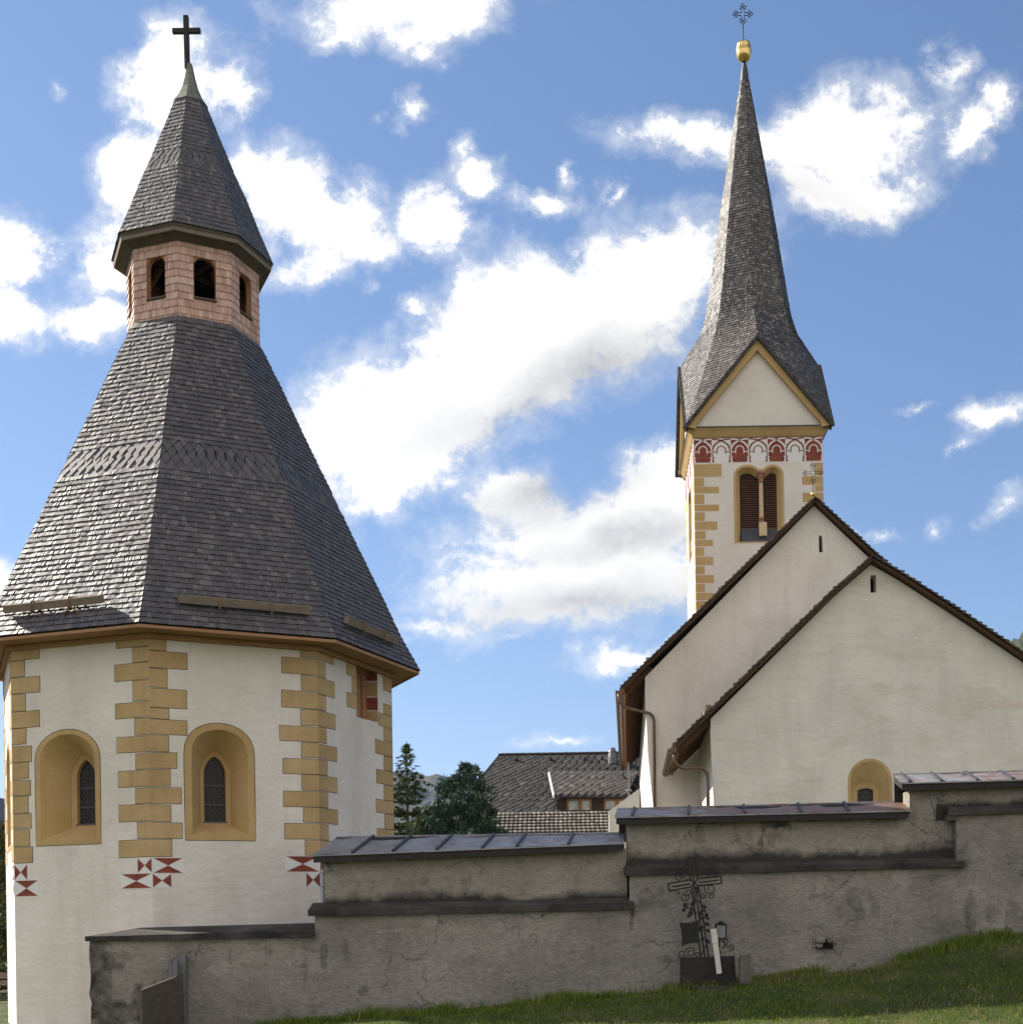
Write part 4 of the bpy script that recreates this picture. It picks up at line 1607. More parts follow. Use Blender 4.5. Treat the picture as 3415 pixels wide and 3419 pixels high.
m, t, b = new_mat('old_wall_render')
p = tpos(t)
at_ = t.nodes.new('ShaderNodeAttribute')
at_.attribute_name = 'stain'
tn = t.nodes.new('ShaderNodeAttribute')
tn.attribute_name = 'tone'
base = tramp(t, tnoise(t, p, .9, 7, .62), [(.30, (.235, .215, .19)), (.5, (.33, .302, .265)), (.72, (.43, .39, .338))])
base = tmix(t, tn.outputs['Fac'], base, tramp(t, tnoise(t, p, 1.6, 7, .65), [(.3, (.36, .315, .26)), (.55, (.44, .39, .325)), (.75, (.50, .455, .39))]))
spots = tramp(t, tnoise(t, tmap(t, p, (1, 1, .6)), 3.2, 7, .7), [(.56, (0, 0, 0)), (.66, (1, 1, 1))])
base = tmix(t, tmathn(t, 'MULTIPLY', spots, .45), base, (.13, .12, .105))
pits = tramp(t, tnoise(t, p, 24, 4, .6), [(.66, (0, 0, 0)), (.72, (1, 1, 1))])
base = tmix(t, tmathn(t, 'MULTIPLY', pits, .6), base, (.10, .092, .082))
crk = tramp(t, tnoise(t, tmap(t, p, (1, 1, 2.6)), 9, 8, .75, .8), [(.40, (.12, .12, .12)), (.58, (.55, .55, .55)), (.8, (.85, .85, .85))])
base = tmix(t, .28, base, crk, 'OVERLAY')
wv = t.nodes.new('ShaderNodeVectorMath')
wv.operation = 'ADD'
nn1 = t.nodes.new('ShaderNodeTexNoise')
nn1.inputs['Scale'].default_value = 2.5
nn1.inputs['Detail'].default_value = 6
t.links.new(p, nn1.inputs['Vector'])
wsc = t.nodes.new('ShaderNodeVectorMath')
wsc.operation = 'SCALE'
wsc.inputs['Scale'].default_value = .8
t.links.new(nn1.outputs['Color'], wsc.inputs[0])
t.links.new(p, wv.inputs[0])
t.links.new(wsc.outputs[0], wv.inputs[1])
vo = t.nodes.new('ShaderNodeTexVoronoi')
vo.feature = 'DISTANCE_TO_EDGE'
vo.inputs['Scale'].default_value = .75
t.links.new(wv.outputs[0], vo.inputs['Vector'])
ck = tramp(t, vo.outputs['Distance'], [(0, (1, 1, 1)), (.012, (0, 0, 0))])
ckm = tramp(t, tnoise(t, p, .8, 3, .5), [(.48, (0, 0, 0)), (.56, (1, 1, 1))])
base = tmix(t, tmathn(t, 'MULTIPLY', tmathn(t, 'MULTIPLY', ck, ckm), .75), base, (.06, .055, .05))
lime = tramp(t, tnoise(t, tmap(t, p, (1, 1, 1.5)), 1.1, 7, .7), [(.60, (0, 0, 0)), (.64, (1, 1, 1))])
base = tmix(t, tmathn(t, 'MULTIPLY', lime, .35), base, (.48, .45, .40))
dk = tmathn(t, 'ADD', at_.outputs['Fac'], tmathn(t, 'MULTIPLY', tmathn(t, 'SUBTRACT', tnoise(t, p, 5, 7, .7), .5), .9))
base = tmix(t, tmathn(t, 'MULTIPLY', tramp(t, dk, [(.30, (0, 0, 0)), (.85, (1, 1, 1))]), .9), base, (.022, .020, .018))
t.links.new(base, b.inputs['Base Color'])
b.inputs['Roughness'].default_value = .95
hh = tmathn(t, 'ADD', tnoise(t, p, 11, 6, .68), tmathn(t, 'MULTIPLY', tnoise(t, p, 45, 4, .6), .5))
tbump(t, b, hh, 1.0, .06)
M['oldrender'] = m
M['slab'] = plaster('weathered_slab', (.028, .026, .024), (.085, .078, .068), 2.5, .9, 20, .4)
M['slab_light'] = plaster('lichen_slab', (.16, .14, .115), (.30, .27, .22), 3, .9, 22, .4)
m, t, b = new_mat('roof_sheet')
p = tpos(t)
at_ = t.nodes.new('ShaderNodeAttribute')
at_.attribute_name = 'rust'
z_ = tramp(t, tnoise(t, p, 2.2, 5, .6), [(.3, (.22, .222, .235)), (.7, (.34, .342, .355))])
rs = tmathn(t, 'ADD', tnoise(t, tmap(t, p, (1, 2, 2)), 3.0, 7, .7, .6), tmathn(t, 'MULTIPLY', at_.outputs['Fac'], .42))
z_ = tmix(t, tmathn(t, 'MULTIPLY', tramp(t, rs, [(.60, (0, 0, 0)), (.72, (1, 1, 1))]), .85), z_, (.20, .105, .06))
t.links.new(z_, b.inputs['Base Color'])
b.inputs['Metallic'].default_value = .35
b.inputs['Roughness'].default_value = .5
tbump(t, b, tnoise(t, p, 5, 3, .5), .25, .02)
M['sheet'] = m

YW = 23.0
YU = 23.22
YK = 23.72
cw = thing('churchyard_wall', 'old grey rendered churchyard wall rising in steps with sheet metal coping', 'wall', (0, 23.3, .2))


def strip(mb, xs0, xs1, ztop, zbot, Y, step=.05):
    """fine sheet between two height functions"""
    n = max(2, int((xs1 - xs0) / step))
    X = np.linspace(xs0, xs1, n)
    H = max(ztop((xs0 + xs1) / 2) - zbot((xs0 + xs1) / 2), .2)
    k = max(2, int(H / step))
    P = []
    for j in range(k + 1):
        for x in X:
            z0, z1 = zbot(x), ztop(x)
            P.append((x, Y, z0 + (z1 - z0) * j / k))
    mb.add(P, [(j * n + i, j * n + i + 1, (j + 1) * n + i + 1, (j + 1) * n + i) for j in range(k) for i in range(n - 1)])


def lin(p, q):
    return lambda x: p[1] + (q[1] - p[1]) * (x - p[0]) / (q[0] - p[0])


def X(v):
    return v.x


# reference lines, image coordinates projected onto the wall planes
l1a, l1b = c3(412, 1506, YW), c3(1452, 1488, YW)
s1_top = lin((l1a.x, l1a.z), (l1b.x, l1b.z))
l2a, l2b = c3(1440, 1391, YW), c8(275, 684, YW)
s2_top = lin((l2a.x, l2a.z), (l2b.x, l2b.z))
l3a, l3b = c8(240, 538, YW), c8(1680, 502, YW)
s3_top = lin((l3a.x, l3a.z), (l3b.x, l3b.z))
l4a, l4b = c8(1645, 284, YW), c8(1930, 273, YW)
s4_top = lin((l4a.x, l4a.z), (l4b.x, l4b.z))
xE = 13.0
xa, xb_, xc, xd = l1a.x, c3(1450, 1480, YW).x, c8(258, 690, YW).x, l4a.x
gz = lambda x: zwall(x) - .45
wbm = MB()
strip(wbm, xa, xb_, s1_top, gz, YW)
strip(wbm, xb_, xc, s2_top, gz, YW)
strip(wbm, xc, xd, s3_top, gz, YW)
strip(wbm, xd, xE, s4_top, gz, YW)
# ends of the proud lower wall where it steps up
for x, f0, f1 in ((xb_, s1_top, s2_top), (xc, s2_top, s3_top), (xd, s3_top, s4_top)):
    wbm.quad((x, YW, f0(x) - .05), (x, YW, f1(x)), (x, YK, f1(x)), (x, YK, f0(x) - .05))
# left end, broken and out of plumb
ne = 46
for i in range(ne):
    zA, zB = gz(xa) + (s1_top(xa) - gz(xa)) * i / ne, gz(xa) + (s1_top(xa) - gz(xa)) * (i + 1) / ne
    wbm.quad((xa, YW, zA), (xa, YW, zB), (xa + .42, YK, zB), (xa + .42, YK, zA))
# upper set-back wall
u2a, u2b = c3(1492, 1140, YU), c8(236, 425, YU)
u2_top = lin((u2a.x, u2a.z), (u2b.x, u2b.z))
u3a, u3b = c8(242, 308, YU), c8(1440, 280, YU)
u3_top = lin((u3a.x, u3a.z), (u3b.x, u3b.z))
u4a, u4b = c8(1447, 178, YU), c8(1930, 164, YU)
u4_top = lin((u4a.x, u4a.z), (u4b.x, u4b.z))
b2 = lambda x: s2_top(x) - .02
b3 = lambda x: s3_top(x) - .02
strip(wbm, u2a.x, u3a.x, u2_top, b2, YU)
strip(wbm, u3a.x, u4a.x, u3_top, b3, YU)
strip(wbm, u4a.x, xd + .05, u4_top, b3, YU)
strip(wbm, xd + .02, xE, u4_top, lambda x: s4_top(x) - .02, YU)
for x, lo, hi in ((u2a.x, s2_top(u2a.x), u2_top(u2a.x)), (u3a.x, u2_top(u3a.x) - .1, u3_top(u3a.x)), (u4a.x, u3_top(u4a.x) - .1, u4_top(u4a.x))):
    wbm.quad((x, YU, lo), (x, YU, hi), (x, YK, hi), (x, YK, lo))
# back faces
for x0, x1, f in ((xa + .42, xb_, s1_top), (xb_, u3a.x, u2_top), (u3a.x, u4a.x, u3_top), (u4a.x, xE, u4_top)):
    wbm.quad((x1, YK, gz(x1) - .6), (x0, YK, gz(x0) - .6), (x0, YK, f(x0)), (x1, YK, f(x1)))
    wbm.quad((x0, YW + .02, f(x0) - .004) if x0 != xb_ else (x0, YU, f(x0) - .004), (x1, YU, f(x1) - .004), (x1, YK, f(x1) - .004), (x0, YK, f(x0) - .004))
# lumps in the render
V = np.array(wbm.v)
fr_mask = (V[:, 1] < YK - .1)
rel = (fbm(V[:, 0], V[:, 2], 1.6, 3) - .5) * .05 + (fbm(V[:, 0], V[:, 2], 7, 8) - .5) * .02
V[fr_mask, 1] += np.where(V[fr_mask, 1] > YW + .1, np.abs(rel[fr_mask]) * .3, rel[fr_mask] * .8)
em = np.abs(V[:, 0] - xa) < .002
V[em, 0] += (fbm(V[em, 2] * 0, V[em, 2], 5.5, 31) - .5) * .10
wbm.v = [tuple(r) for r in V]
# dirt : where damp has stained the wall
x_, y_, zz_ = V[:, 0], V[:, 1], V[:, 2]
stain = np.zeros(len(V))
tone = np.zeros(len(V))
up = y_ > YW + .12


def bandrise(xm0, xm1, f, h, sd, amp=1.0):
    w = h * (.35 + 1.1 * fbm(x_, x_ * 0, 1.1, sd, 3))
    d = zz_ - f(x_)
    s = np.clip(1.7 - d / np.maximum(w, .02), 0, 1.1) * amp
    s[(x_ < xm0) | (x_ > xm1) | (d < -.05) | ~up] = 0
    return s


stain = np.maximum(stain, bandrise(u2a.x - .1, u3a.x, s2_top, .27, 5))
stain = np.maximum(stain, bandrise(u3a.x, xd + .1, s3_top, .34, 6))
stain = np.maximum(stain, bandrise(xd - .3, xE, s4_top, .26, 7))


def blob(pt, rx, rz, amp, upper=None, top=False):
    global stain
    wx = (fbm(x_, zz_, 4.0, 51) - .5) * .45 * min(1, rx * 4)
    wz = (fbm(x_, zz_, 4.0, 67) - .5) * .45 * min(1, rz * 4)
    d = ((x_ + wx - pt.x) / rx) ** 2 + ((zz_ + wz - pt.z) / rz) ** 2
    s = np.clip(1.45 - d, 0, 1) * amp * (.55 + .8 * fbm(x_, zz_, 9.0, 23))
    if upper is not None:
        s[up != upper] = 0
    stain = np.maximum(stain, s * 1.12)


for (x, y, rx, rz, a) in ((470, 1580, .28, .45, .62), (440, 1760, .34, .55, .6), (520, 1830, .35, .3, .6), (545, 1570, .3, .12, .5), (640, 1800, .14, .45, .62), (620, 1860, .25, .2, .5), (760, 1850, .2, .3, .45), (1400, 1600, .07, .6, .42), (1490, 1560, .1, .45, .45), (1590, 1560, .1, .4, .4), (1200, 1500, .35, .10, .35), (1680, 1740, .12, .1, .42), (1145, 1800, .3, .12, .36), (1440, 1800, .22, .14, .4)):
    blob(c3(x, y, YW), rx, rz, a, False)
for (x, y, rx, rz, a) in ((265, 730, .06, .38, .6), (320, 640, .3, .28, .40), (330, 800, .25, .2, .35), (1290, 600, .55, .10, .38), (1225, 660, .16, .35, .42), (1300, 680, .12, .3, .36), (1390, 680, .06, .5, .34), (1140, 700, .10, .25, .36), (1050, 760, .22, .22, .32), (960, 770, .2, .12, .3),
                          (1705, 700, .17, .42, .46), (1712, 640, .06, .3, .4), (1790, 700, .13, .36, .42), (1885, 720, .24, .30, .44), (1880, 660, .08, .24, .36), (1660, 480, .22, .3, .5), (1690, 430, .1, .2, .45), (1600, 540, .4, .08, .4), (700, 640, .3, .1, .3), (480, 900, .6, .12, .4)):
    blob(c8(x, y, YW), rx, rz, a, False)
for (x, y, rx, rz, a) in ((822, 360, .05, .42, .62), (870, 320, .35, .10, .66), (935, 340, .06, .14, .5), (1600, 390, .18, .05, .6), (1560, 410, .2, .1, .5), (1640, 350, .06, .5, .6), (600, 300, 2.4, .06, .48), (1200, 300, 1.8, .05, .4), (390, 380, .4, .2, .3), (1600, 310, .3, .08, .3), (1450, 420, .25, .08, .4)):
    blob(c8(x, y, YU), rx, rz, a, True)
for (x, y, rx, rz, a) in ((1560, 1140, .3, .05, .45), (1900, 1230, .4, .12, .35)):
    blob(c3(x, y, YU), rx, rz, a, True)
tone[up] = .45
tone[up & (x_ > c8(822, 0, YU).x) & (x_ < u4a.x)] = .85
tone[up & (x_ > u4a.x)] = .35
wo_ = wbm.build('wall', M['oldrender'], cw, smooth=True)
for nm, arr in (('stain', stain), ('tone', tone)):
    at2 = wo_.data.attributes.new(nm, 'FLOAT', 'POINT')
    at2.data.foreach_set('value', arr.astype(np.float32))


def slab(name, ft0, ft1, fb0, fb1, yf, bt0, bt1, yb, mat, sub=40, rag=.012, sd=0):
    """a lying slab: front top/bottom edges (two ends each), back top edge"""
    mb = MB()
    P = []
    for i in range(sub + 1):
        t_ = i / sub
        a, c, d = ft0.lerp(ft1, t_), fb0.lerp(fb1, t_), bt0.lerp(bt1, t_)
        j = [(float(fbm(np.array([a.x]), np.array([q * 3.0]), 2.5, sd + q)[0]) - .5) * 2 * rag for q in range(3)]
        a = Vector((a.x, yf + j[0], a.z + j[1]))
        c = Vector((c.x, yf + .01 + j[0], c.z + j[2] * .6))
        d = Vector((d.x, yb, d.z))
        e = Vector((d.x, yb, c.z + (d.z - a.z) * .6))
        P += [c, a, d, e]
    fs = []
    for i in range(sub):
        for q in range(4):
            r = (q + 1) % 4
            fs.append((i * 4 + q, (i + 1) * 4 + q, (i + 1) * 4 + r, i * 4 + r))
    fs += [(3, 2, 1, 0), tuple(sub * 4 + q for q in range(4))]
    mb.add(P, fs)
    return mb.build(name, mat, cw)


yF = YW - .10
slab('coping_slab', c3(390, 1486, yF), c3(1449, 1457, yF), c3(390, 1509, yF), c3(1452, 1488, yF), yF, c3(650, 1445, YK + .02), c3(1452, 1423, YK + .02), YK + .02, M['slab'], sd=2)
slab('ledge_slab', c3(1415, 1366, yF), c8(274, 655, yF), c3(1417, 1393, yF), c8(274, 684, yF), yF, c3(1440, 1331, YU + .05), c8(274, 632, YU + .05), YU + .05, M['slab'], sd=3, rag=.016)
slab('ledge_slab', c8(231, 513, yF), c8(1683, 484, yF), c8(232, 541, yF), c8(1683, 503, yF), yF, c8(240, 491, YU + .05), c8(1683, 460, YU + .05), YU + .05, M['slab'], sd=4, rag=.018)
p4, q4 = c8(1615, 252, yF), c8(1930, 243, yF)
k4 = (q4 - p4)
p5, q5 = c8(1617, 284, yF), c8(1930, 274, yF)
k5 = (q5 - p5)
ex = (xE - p4.x) / k4.x
slab('ledge_slab', p4, p4 + k4 * ex, p5, p5 + k5 * ex, yF, p4 + Vector((.05, 0, .05)), p4 + k4 * ex + Vector((0, 0, .05)), YU + .05, M['slab'], sd=5)
bb = MB()
bb.box((c8(1630, 292, yF).x, YW + .03, c8(1630, 292, yF).z), (.17, .2, .10))
bb.build('ledge_block', M['slab'], cw)


def metal_cap(name, fl, fr_, bl, br, seams, rust, tilt=.12):
    """sheet roof with standing seams: front left/right, back left/right"""
    mb = MB()
    n = 24
    rv = []
    P = []
    for i in range(n + 1):
        for j in range(5):
            a, c = fl.lerp(fr_, i / n), bl.lerp(br, i / n)
            q = a.lerp(c, j / 4)
            q = q + Vector((0, 0, (float(fbm(np.array([q.x]), np.array([q.y * 2]), 1.7, 77)[0]) - .5) * .022))
            P.append(q)
            rv.append(rust * (.4 + .6 * (i / n)))
    mb.add(P, [(i * 5 + j, (i + 1) * 5 + j, (i + 1) * 5 + j + 1, i * 5 + j + 1) for i in range(n) for j in range(4)])
    k0 = len(mb.v)
    for s in seams:
        a, c = fl.lerp(fr_, s), bl.lerp(br, s + tilt * 0)
        d = (fr_ - fl).normalized()
        mb.beam(a + Vector((0, -.005, .014)), c + Vector((0, 0, .018)), .04, .05, 1)
    # drip edge, and end plates
    mb.hexa([fl + Vector((0, -.012, -.022)), fr_ + Vector((0, -.012, -.022)), fr_ + Vector((0, .0, -.022)), fl + Vector((0, .0, -.022)),
             fl + Vector((0, -.012, -.002)), fr_ + Vector((0, -.012, -.002)), fr_ + Vector((0, .0, -.002)), fl + Vector((0, .0, -.002))], 0)
    mb.tube([bl, br], .022, 6)
    rv += [rust * .3] * (len(mb.v) - len(rv))
    o = mb.build(name, [M['sheet'], M['slate']], cw, smooth=False)
    a2 = o.data.attributes.new('rust', 'FLOAT', 'POINT')
    a2.data.foreach_set('value', np.array(rv, dtype=np.float32))
    fb = MB()                                            # boards under the sheet
    dz = Vector((0, 0, -.055))
    fl2, fr2 = fl + Vector((.03, .012, 0)), fr_ + Vector((-.03, .012, 0))
    bl2, br2 = bl + Vector((.02, -.03, 0)), br + Vector((-.02, -.03, 0))
    hd = Vector((0, 0, -.15))
    fb.hexa([fl2 + dz + hd * .5, fr2 + dz + hd * .5, br2 + dz + hd * .6, bl2 + dz + hd * .6, fl2 + dz * .15, fr2 + dz * .15, br2 + dz * .15, bl2 + dz * .15], 0)
    fb.hexa([bl2 + Vector((0, -.01, -.6)), br2 + Vector((0, -.01, -.6)), br2 + Vector((0, .02, -.6)), bl2 + Vector((0, .02, -.6)),
             bl2 + dz * .4 + Vector((0, -.01, 0)), br2 + dz * .4 + Vector((0, -.01, 0)), br2 + dz * .4 + Vector((0, .02, 0)), bl2 + dz * .4 + Vector((0, .02, 0))], 0)
    fb.build('coping_board', M['under'], o)
    return o


yc_, yb_ = YU - .24, YK + .14
metal_cap('sheet_coping', c3(1433, 1112, yc_), at(2085, 2815, yc_), c3(1548, 1030, yb_), at(2087, 2783, yb_), [.13, .26, .40, .545, .655, .82], .32)
metal_cap('sheet_coping', c8(192, 291, yc_), c8(1453, 263, yc_), c8(205, 258, yb_), c8(1424, 227, yb_), [.06, .25, .44, .63, .79], .78)
f4, r4 = c8(1412, 146, yc_), c8(1930, 131, yc_)
h4, g4 = c8(1375, 112, yb_), c8(1930, 97, yb_)
e4 = (xE - f4.x) / (r4.x - f4.x)
e5 = (xE - h4.x) / (g4.x - h4.x)
metal_cap('sheet_coping', f4, f4 + (r4 - f4) * e4, h4, h4 + (g4 - h4) * e5, [.02, .09, .17, .25, .35, .5, .7], .78)
# a broken-out hole near the foot of the wall, with a stone in it
hb = MB()
hc = c8(1086, 832, YW - .04)
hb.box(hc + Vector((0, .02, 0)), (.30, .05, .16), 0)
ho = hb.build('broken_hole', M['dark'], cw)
rk = MB()
rg = random.Random(4)
for q in ((-.06, .01, .07, .18), (.10, .0, .05, .12), (-.10, 0, -.03, .12), (.04, -.01, .12, .14)):
    c = hc + Vector((q[0], q[1] - .02, q[2]))
    rk.lathe(c, [(.001, -q[3] * .4), (q[3] * .5, -q[3] * .2), (q[3] * .55, q[3] * .1), (q[3] * .3, q[3] * .35), (.001, q[3] * .38)], 7)
V = np.array(rk.v)
V += RNG.normal(0, .008, V.shape)
rk.v = [tuple(r) for r in V]
rk.build('loose_stone', M['slab_light'], ho)

# ------------------------------------------------------------------ plank fence stub in front of the wall
M['fence_wood'] = wood('dark_fence_board', (.08, .062, .047), (.17, .135, .10), (3, 3, 16))
M['fence_grey'] = wood('grey_fence_post', (.10, .10, .105), (.19, .19, .195), (9, 9, 2))
fence = thing('plank_fence', 'short stub of weathered plank fence standing out from the low end of the wall', 'fence', (-7.2, 22, -.2))
fb = MB()
A, B_ = Vector((-7.28, 20.9, .66)), Vector((-7.24, 22.85, .84))
for i in range(4):
    h0, h1 = -.27 + i * .235, -.27 + (i + 1) * .235 - .003
    fb.hexa([Vector((A.x - .03, A.y, h0)), Vector((A.x + .0, A.y, h0)), Vector((B_.x + .0, B_.y, h0 + .17)), Vector((B_.x - .03, B_.y, h0 + .17)),
             Vector((A.x - .03, A.y, h1)), Vector((A.x + .0, A.y, h1)), Vector((B_.x + .0, B_.y, h1 + .17)), Vector((B_.x - .03, B_.y, h1 + .17))])
fb.build('plank', M['fence_wood'], fence)
for (x, y, D, w) in ((1552, 1372, 22.66, .14), (1622, 1318, 22.87, .17), (1362, 1542, 21.85, .07), (1415, 1522, 22.05, .13)):
    q = at(x * .3722, 2700 + y * .3722, D)
    pb = MB()
    x0 = q.x
    pb.hexa([Vector((x0 - w / 2, D, -.5)), Vector((x0 + w / 2, D, -.5)), Vector((x0 + w / 2, D + .09, -.5)), Vector((x0 - w / 2, D + .09, -.5)),
             Vector((x0 - w / 2, D, q.z - .03)), Vector((x0 + w / 2, D, q.z)), Vector((x0 + w / 2, D + .09, q.z)), Vector((x0 - w / 2, D + .09, q.z - .03))])
    pb.build('fence_post', M['fence_grey'] if D > 22.5 else M['oldwood'], fence)

# ------------------------------------------------------------------ wrought-iron grave cross
YG = 22.45


def g8(x, y, dy=0.0):
    q = c8(x, y, YG)
    return Vector((q.x, YG + dy, q.z))


gc_ = thing('grave_cross', 'tall dark wrought-iron grave cross with scrollwork leaning before the grey wall', 'grave cross', (g8(570, 900).x, YG, g8(570, 900).z))
gb = MB()
r = .013
foot = (575, 890)


def rod(a, c, rr=r, mb=None):
    (mb or gb).tube([g8(*a), g8(*c)], rr, 6)


# outline of the Latin cross: stem, arms, head
for a, c in (((503, 466), (533, 463)), ((533, 463), (546, 554)), ((546, 554), (645, 543)), ((645, 543), (648, 573)), ((648, 573), (550, 585)), ((550, 585), (592, 885)),
             ((503, 466), (515, 558)), ((515, 558), (421, 575)), ((421, 575), (425, 607)), ((425, 607), (520, 588)), ((520, 588), (560, 885)),
             ((440, 588), (515, 576)), ((553, 570), (636, 560)), ((522, 480), (536, 660)), ((543, 640), (576, 885)), ((515, 558), (550, 585)), ((546, 554), (520, 588))):
    rod(a, c)
gb.build('cross_frame', M['iron'], gc_)


def scroll(mb, x, y, r0, turns, a0, cw_, rr=.009):
    pts = []
    n = int(18 * turns)
    for i in range(n + 1):
        t_ = i / n
        a = a0 + cw_ * 2 * PI * turns * t_
        q = r0 * (1 - .78 * t_)
        pts.append(g8(x + q * math.cos(a), y + q * math.sin(a)))
    mb.tube(pts, rr, 5)


for (x, y, r0, tr, a0, cw_) in ((468, 548, 22, 1.3, .3, -1), (500, 505, 16, 1.2, 2.6, 1), (590, 530, 20, 1.3, 2.8, 1), (622, 535, 14, 1.2, 0, -1), (545, 500, 14, 1.2, .6, 1),
                                (490, 632, 20, 1.3, 5.6, 1), (465, 612, 14, 1.2, 5.2, -1), (505, 610, 18, 1.2, 3.4, -1), (600, 596, 26, 1.3, 3.6, -1), (603, 628, 14, 1.3, 4.6, 1), (570, 625, 14, 1.2, 5.8, 1),
                                (480, 875, 20, 1.4, 0, 1), (515, 868, 24, 1.4, 3.2, 1), (545, 878, 14, 1.2, 1, -1), (690, 850, 16, 1.4, 3.0, 1), (650, 840, 28, .8, 3.4, 1), (662, 822, 16, 1.2, 2, -1), (632, 868, 18, 1.3, 3.2, 1), (520, 700, 14, 1.2, 0, -1), (500, 668, 12, 1.2, 1, 1)):
    sb = MB()
    scroll(sb, x, y, r0, tr, a0, cw_)
    sb.build('scroll', M['iron'], gc_)
vb = MB()
vine = [(560, 880), (585, 830), (560, 790), (582, 750), (556, 715), (575, 680), (545, 645)]
vb.tube([g8(x, y, -.03) for x, y in vine], .010, 5)
vb.tube([g8(x, y, -.03) for x, y in ((556, 715), (530, 690), (505, 680), (490, 660))], .008, 5)
for (x, y) in ((492, 665), (488, 685), (515, 700), (520, 680), (524, 660), (575, 672), (575, 690), (582, 708), (588, 722), (556, 700), (560, 760), (588, 748), (590, 775), (552, 770), (565, 810), (590, 820), (510, 712), (566, 722)):
    a = rg.uniform(0, 6.28)
    c = g8(x, y, -.04)
    d1 = Vector((math.cos(a), rg.uniform(-.3, .3), math.sin(a))) * .052
    d2 = Vector((-math.sin(a), rg.uniform(-.3, .3), math.cos(a))) * .032
    vb.add([c - d1, c - d1 * .2 + d2, c + d1, c - d1 * .2 - d2, c + Vector((0, -.012, 0)), c + Vector((0, .004, 0))],
           [(0, 1, 4), (1, 2, 4), (2, 3, 4), (3, 0, 4), (1, 0, 5), (2, 1, 5), (3, 2, 5), (0, 3, 5)])
vb.build('iron_vine', M['iron'], gc_)
pb = MB()                                                # shield-like plate with hollowed sides
cp = [(467, 740), (510, 748), (552, 729), (545, 785), (556, 826), (515, 824), (477, 841), (483, 790)]
pts = []
for i in range(len(cp) // 2):
    p0, p1, p2 = cp[2 * i], cp[2 * i + 1], cp[(2 * i + 2) % len(cp)]
    for t_ in (0, .25, .5, .75):
        pts.append(((1 - t_) ** 2 * p0[0] + 2 * t_ * (1 - t_) * p1[0] + t_ * t_ * p2[0], (1 - t_) ** 2 * p0[1] + 2 * t_ * (1 - t_) * p1[1] + t_ * t_ * p2[1]))
f0, f1 = [g8(x, y, -.07) for x, y in pts], [g8(x, y, -.05) for x, y in pts]
pb.poly(f0)
pb.poly(f1[::-1])
for i in range(len(pts)):
    j = (i + 1) % len(pts)
    pb.quad(f0[i], f1[i], f1[j], f0[j])
pb.build('name_plate', M['iron'], gc_)
kb = MB()                                                # small figure on the cross: one continuous body
me = bpy.data.meshes.new('corpus')
jn = {'h': (541, 585), 'n': (541, 592), 'c': (542, 600), 'w': (543, 618), 'k1': (541, 634), 'k2': (546, 633), 'f': (545, 650), 'a1': (530, 586), 'a2': (520, 580), 'b1': (553, 584), 'b2': (563, 578)}
ks = list(jn)
o0 = BASE[gc_.name]
vs = [tuple(g8(*jn[k], -.05) - o0) for k in ks]
es = [('w', 'c'), ('c', 'n'), ('n', 'h'), ('w', 'k1'), ('w', 'k2'), ('k1', 'f'), ('c', 'a1'), ('a1', 'a2'), ('c', 'b1'), ('b1', 'b2')]
me.from_pydata(vs, [(ks.index(a), ks.index(c)) for a, c in es], [])
me.materials.append(M['iron'])
co = bpy.data.objects.new('corpus', me)
COL.objects.link(co)
co.parent = gc_
sk = co.modifiers.new('skin', 'SKIN')
rad = {'h': .022, 'n': .009, 'c': .024, 'w': .020, 'k1': .013, 'k2': .012, 'f': .009, 'a1': .010, 'a2': .007, 'b1': .010, 'b2': .007}
for i, k in enumerate(ks):
    me.skin_vertices[0].data[i].radius = (rad[k], rad[k])
    me.skin_vertices[0].data[i].use_root = (k == 'w')
co.modifiers.new('sub', 'SUBSURF').levels = 1
pl = MB()
a, c = g8(470, 905), g8(706, 905)
gzz = ground_z(a.x, YG)
pl.hexa([Vector((a.x, YG - .16, a.z - .6)), Vector((c.x, YG - .16, a.z - .6)), Vector((c.x, YG + .16, a.z - .6)), Vector((a.x, YG + .16, a.z - .6)),
         Vector((a.x + .02, YG - .14, g8(0, 899).z)), Vector((c.x - .02, YG - .14, g8(0, 894).z)), Vector((c.x - .02, YG + .16, g8(0, 894).z)), Vector((a.x + .02, YG + .16, g8(0, 899).z))])
M['plinth'] = plaster('dark_plinth', (.022, .019, .017), (.045, .039, .034), 3, .8, 18, .4)
pl.build('plinth', M['plinth'], gc_)
ln = thing('grave_lantern', 'small black glazed grave lantern beside the iron cross', 'lantern', g8(645, 806, -.1))
lb_ = MB()
lc = g8(643, 808, -.12)
for sx in (-1, 1):
    for sy in (-1, 1):
        lb_.beam(lc + Vector((sx * .075, sy * .075, 0)), lc + Vector((sx * .085, sy * .085, .22)), .014, .014)
lb_.box(lc + Vector((0, 0, .0)), (.19, .19, .025))
lb_.lathe(lc + Vector((0, 0, .22)), [(.115, 0), (.10, .02), (.04, .055), (.02, .075), (.001, .08)], 4)
lb_.tube([lc + Vector((-.02, .05, -.01)), g8(636, 845, -.03)], .012, 6)
lb_.build('lantern_frame', M['iron'], ln)
lb_ = MB()
lb_.hexa([lc + Vector((x * .07, y * .07, .015)) for x, y in ((-1, -1), (1, -1), (1, 1), (-1, 1))] + [lc + Vector((x * .078, y * .078, .21)) for x, y in ((-1, -1), (1, -1), (1, 1), (-1, 1))])
M['pane'] = flat('lantern_pane', (.20, .21, .22), .25, .2, 8, spec=.5)
lb_.build('lantern_pane', M['pane'], ln)
wp = thing('marker_post', 'slim white painted wooden post leaning before the iron grave cross', 'post', g8(630, 945, -.3))
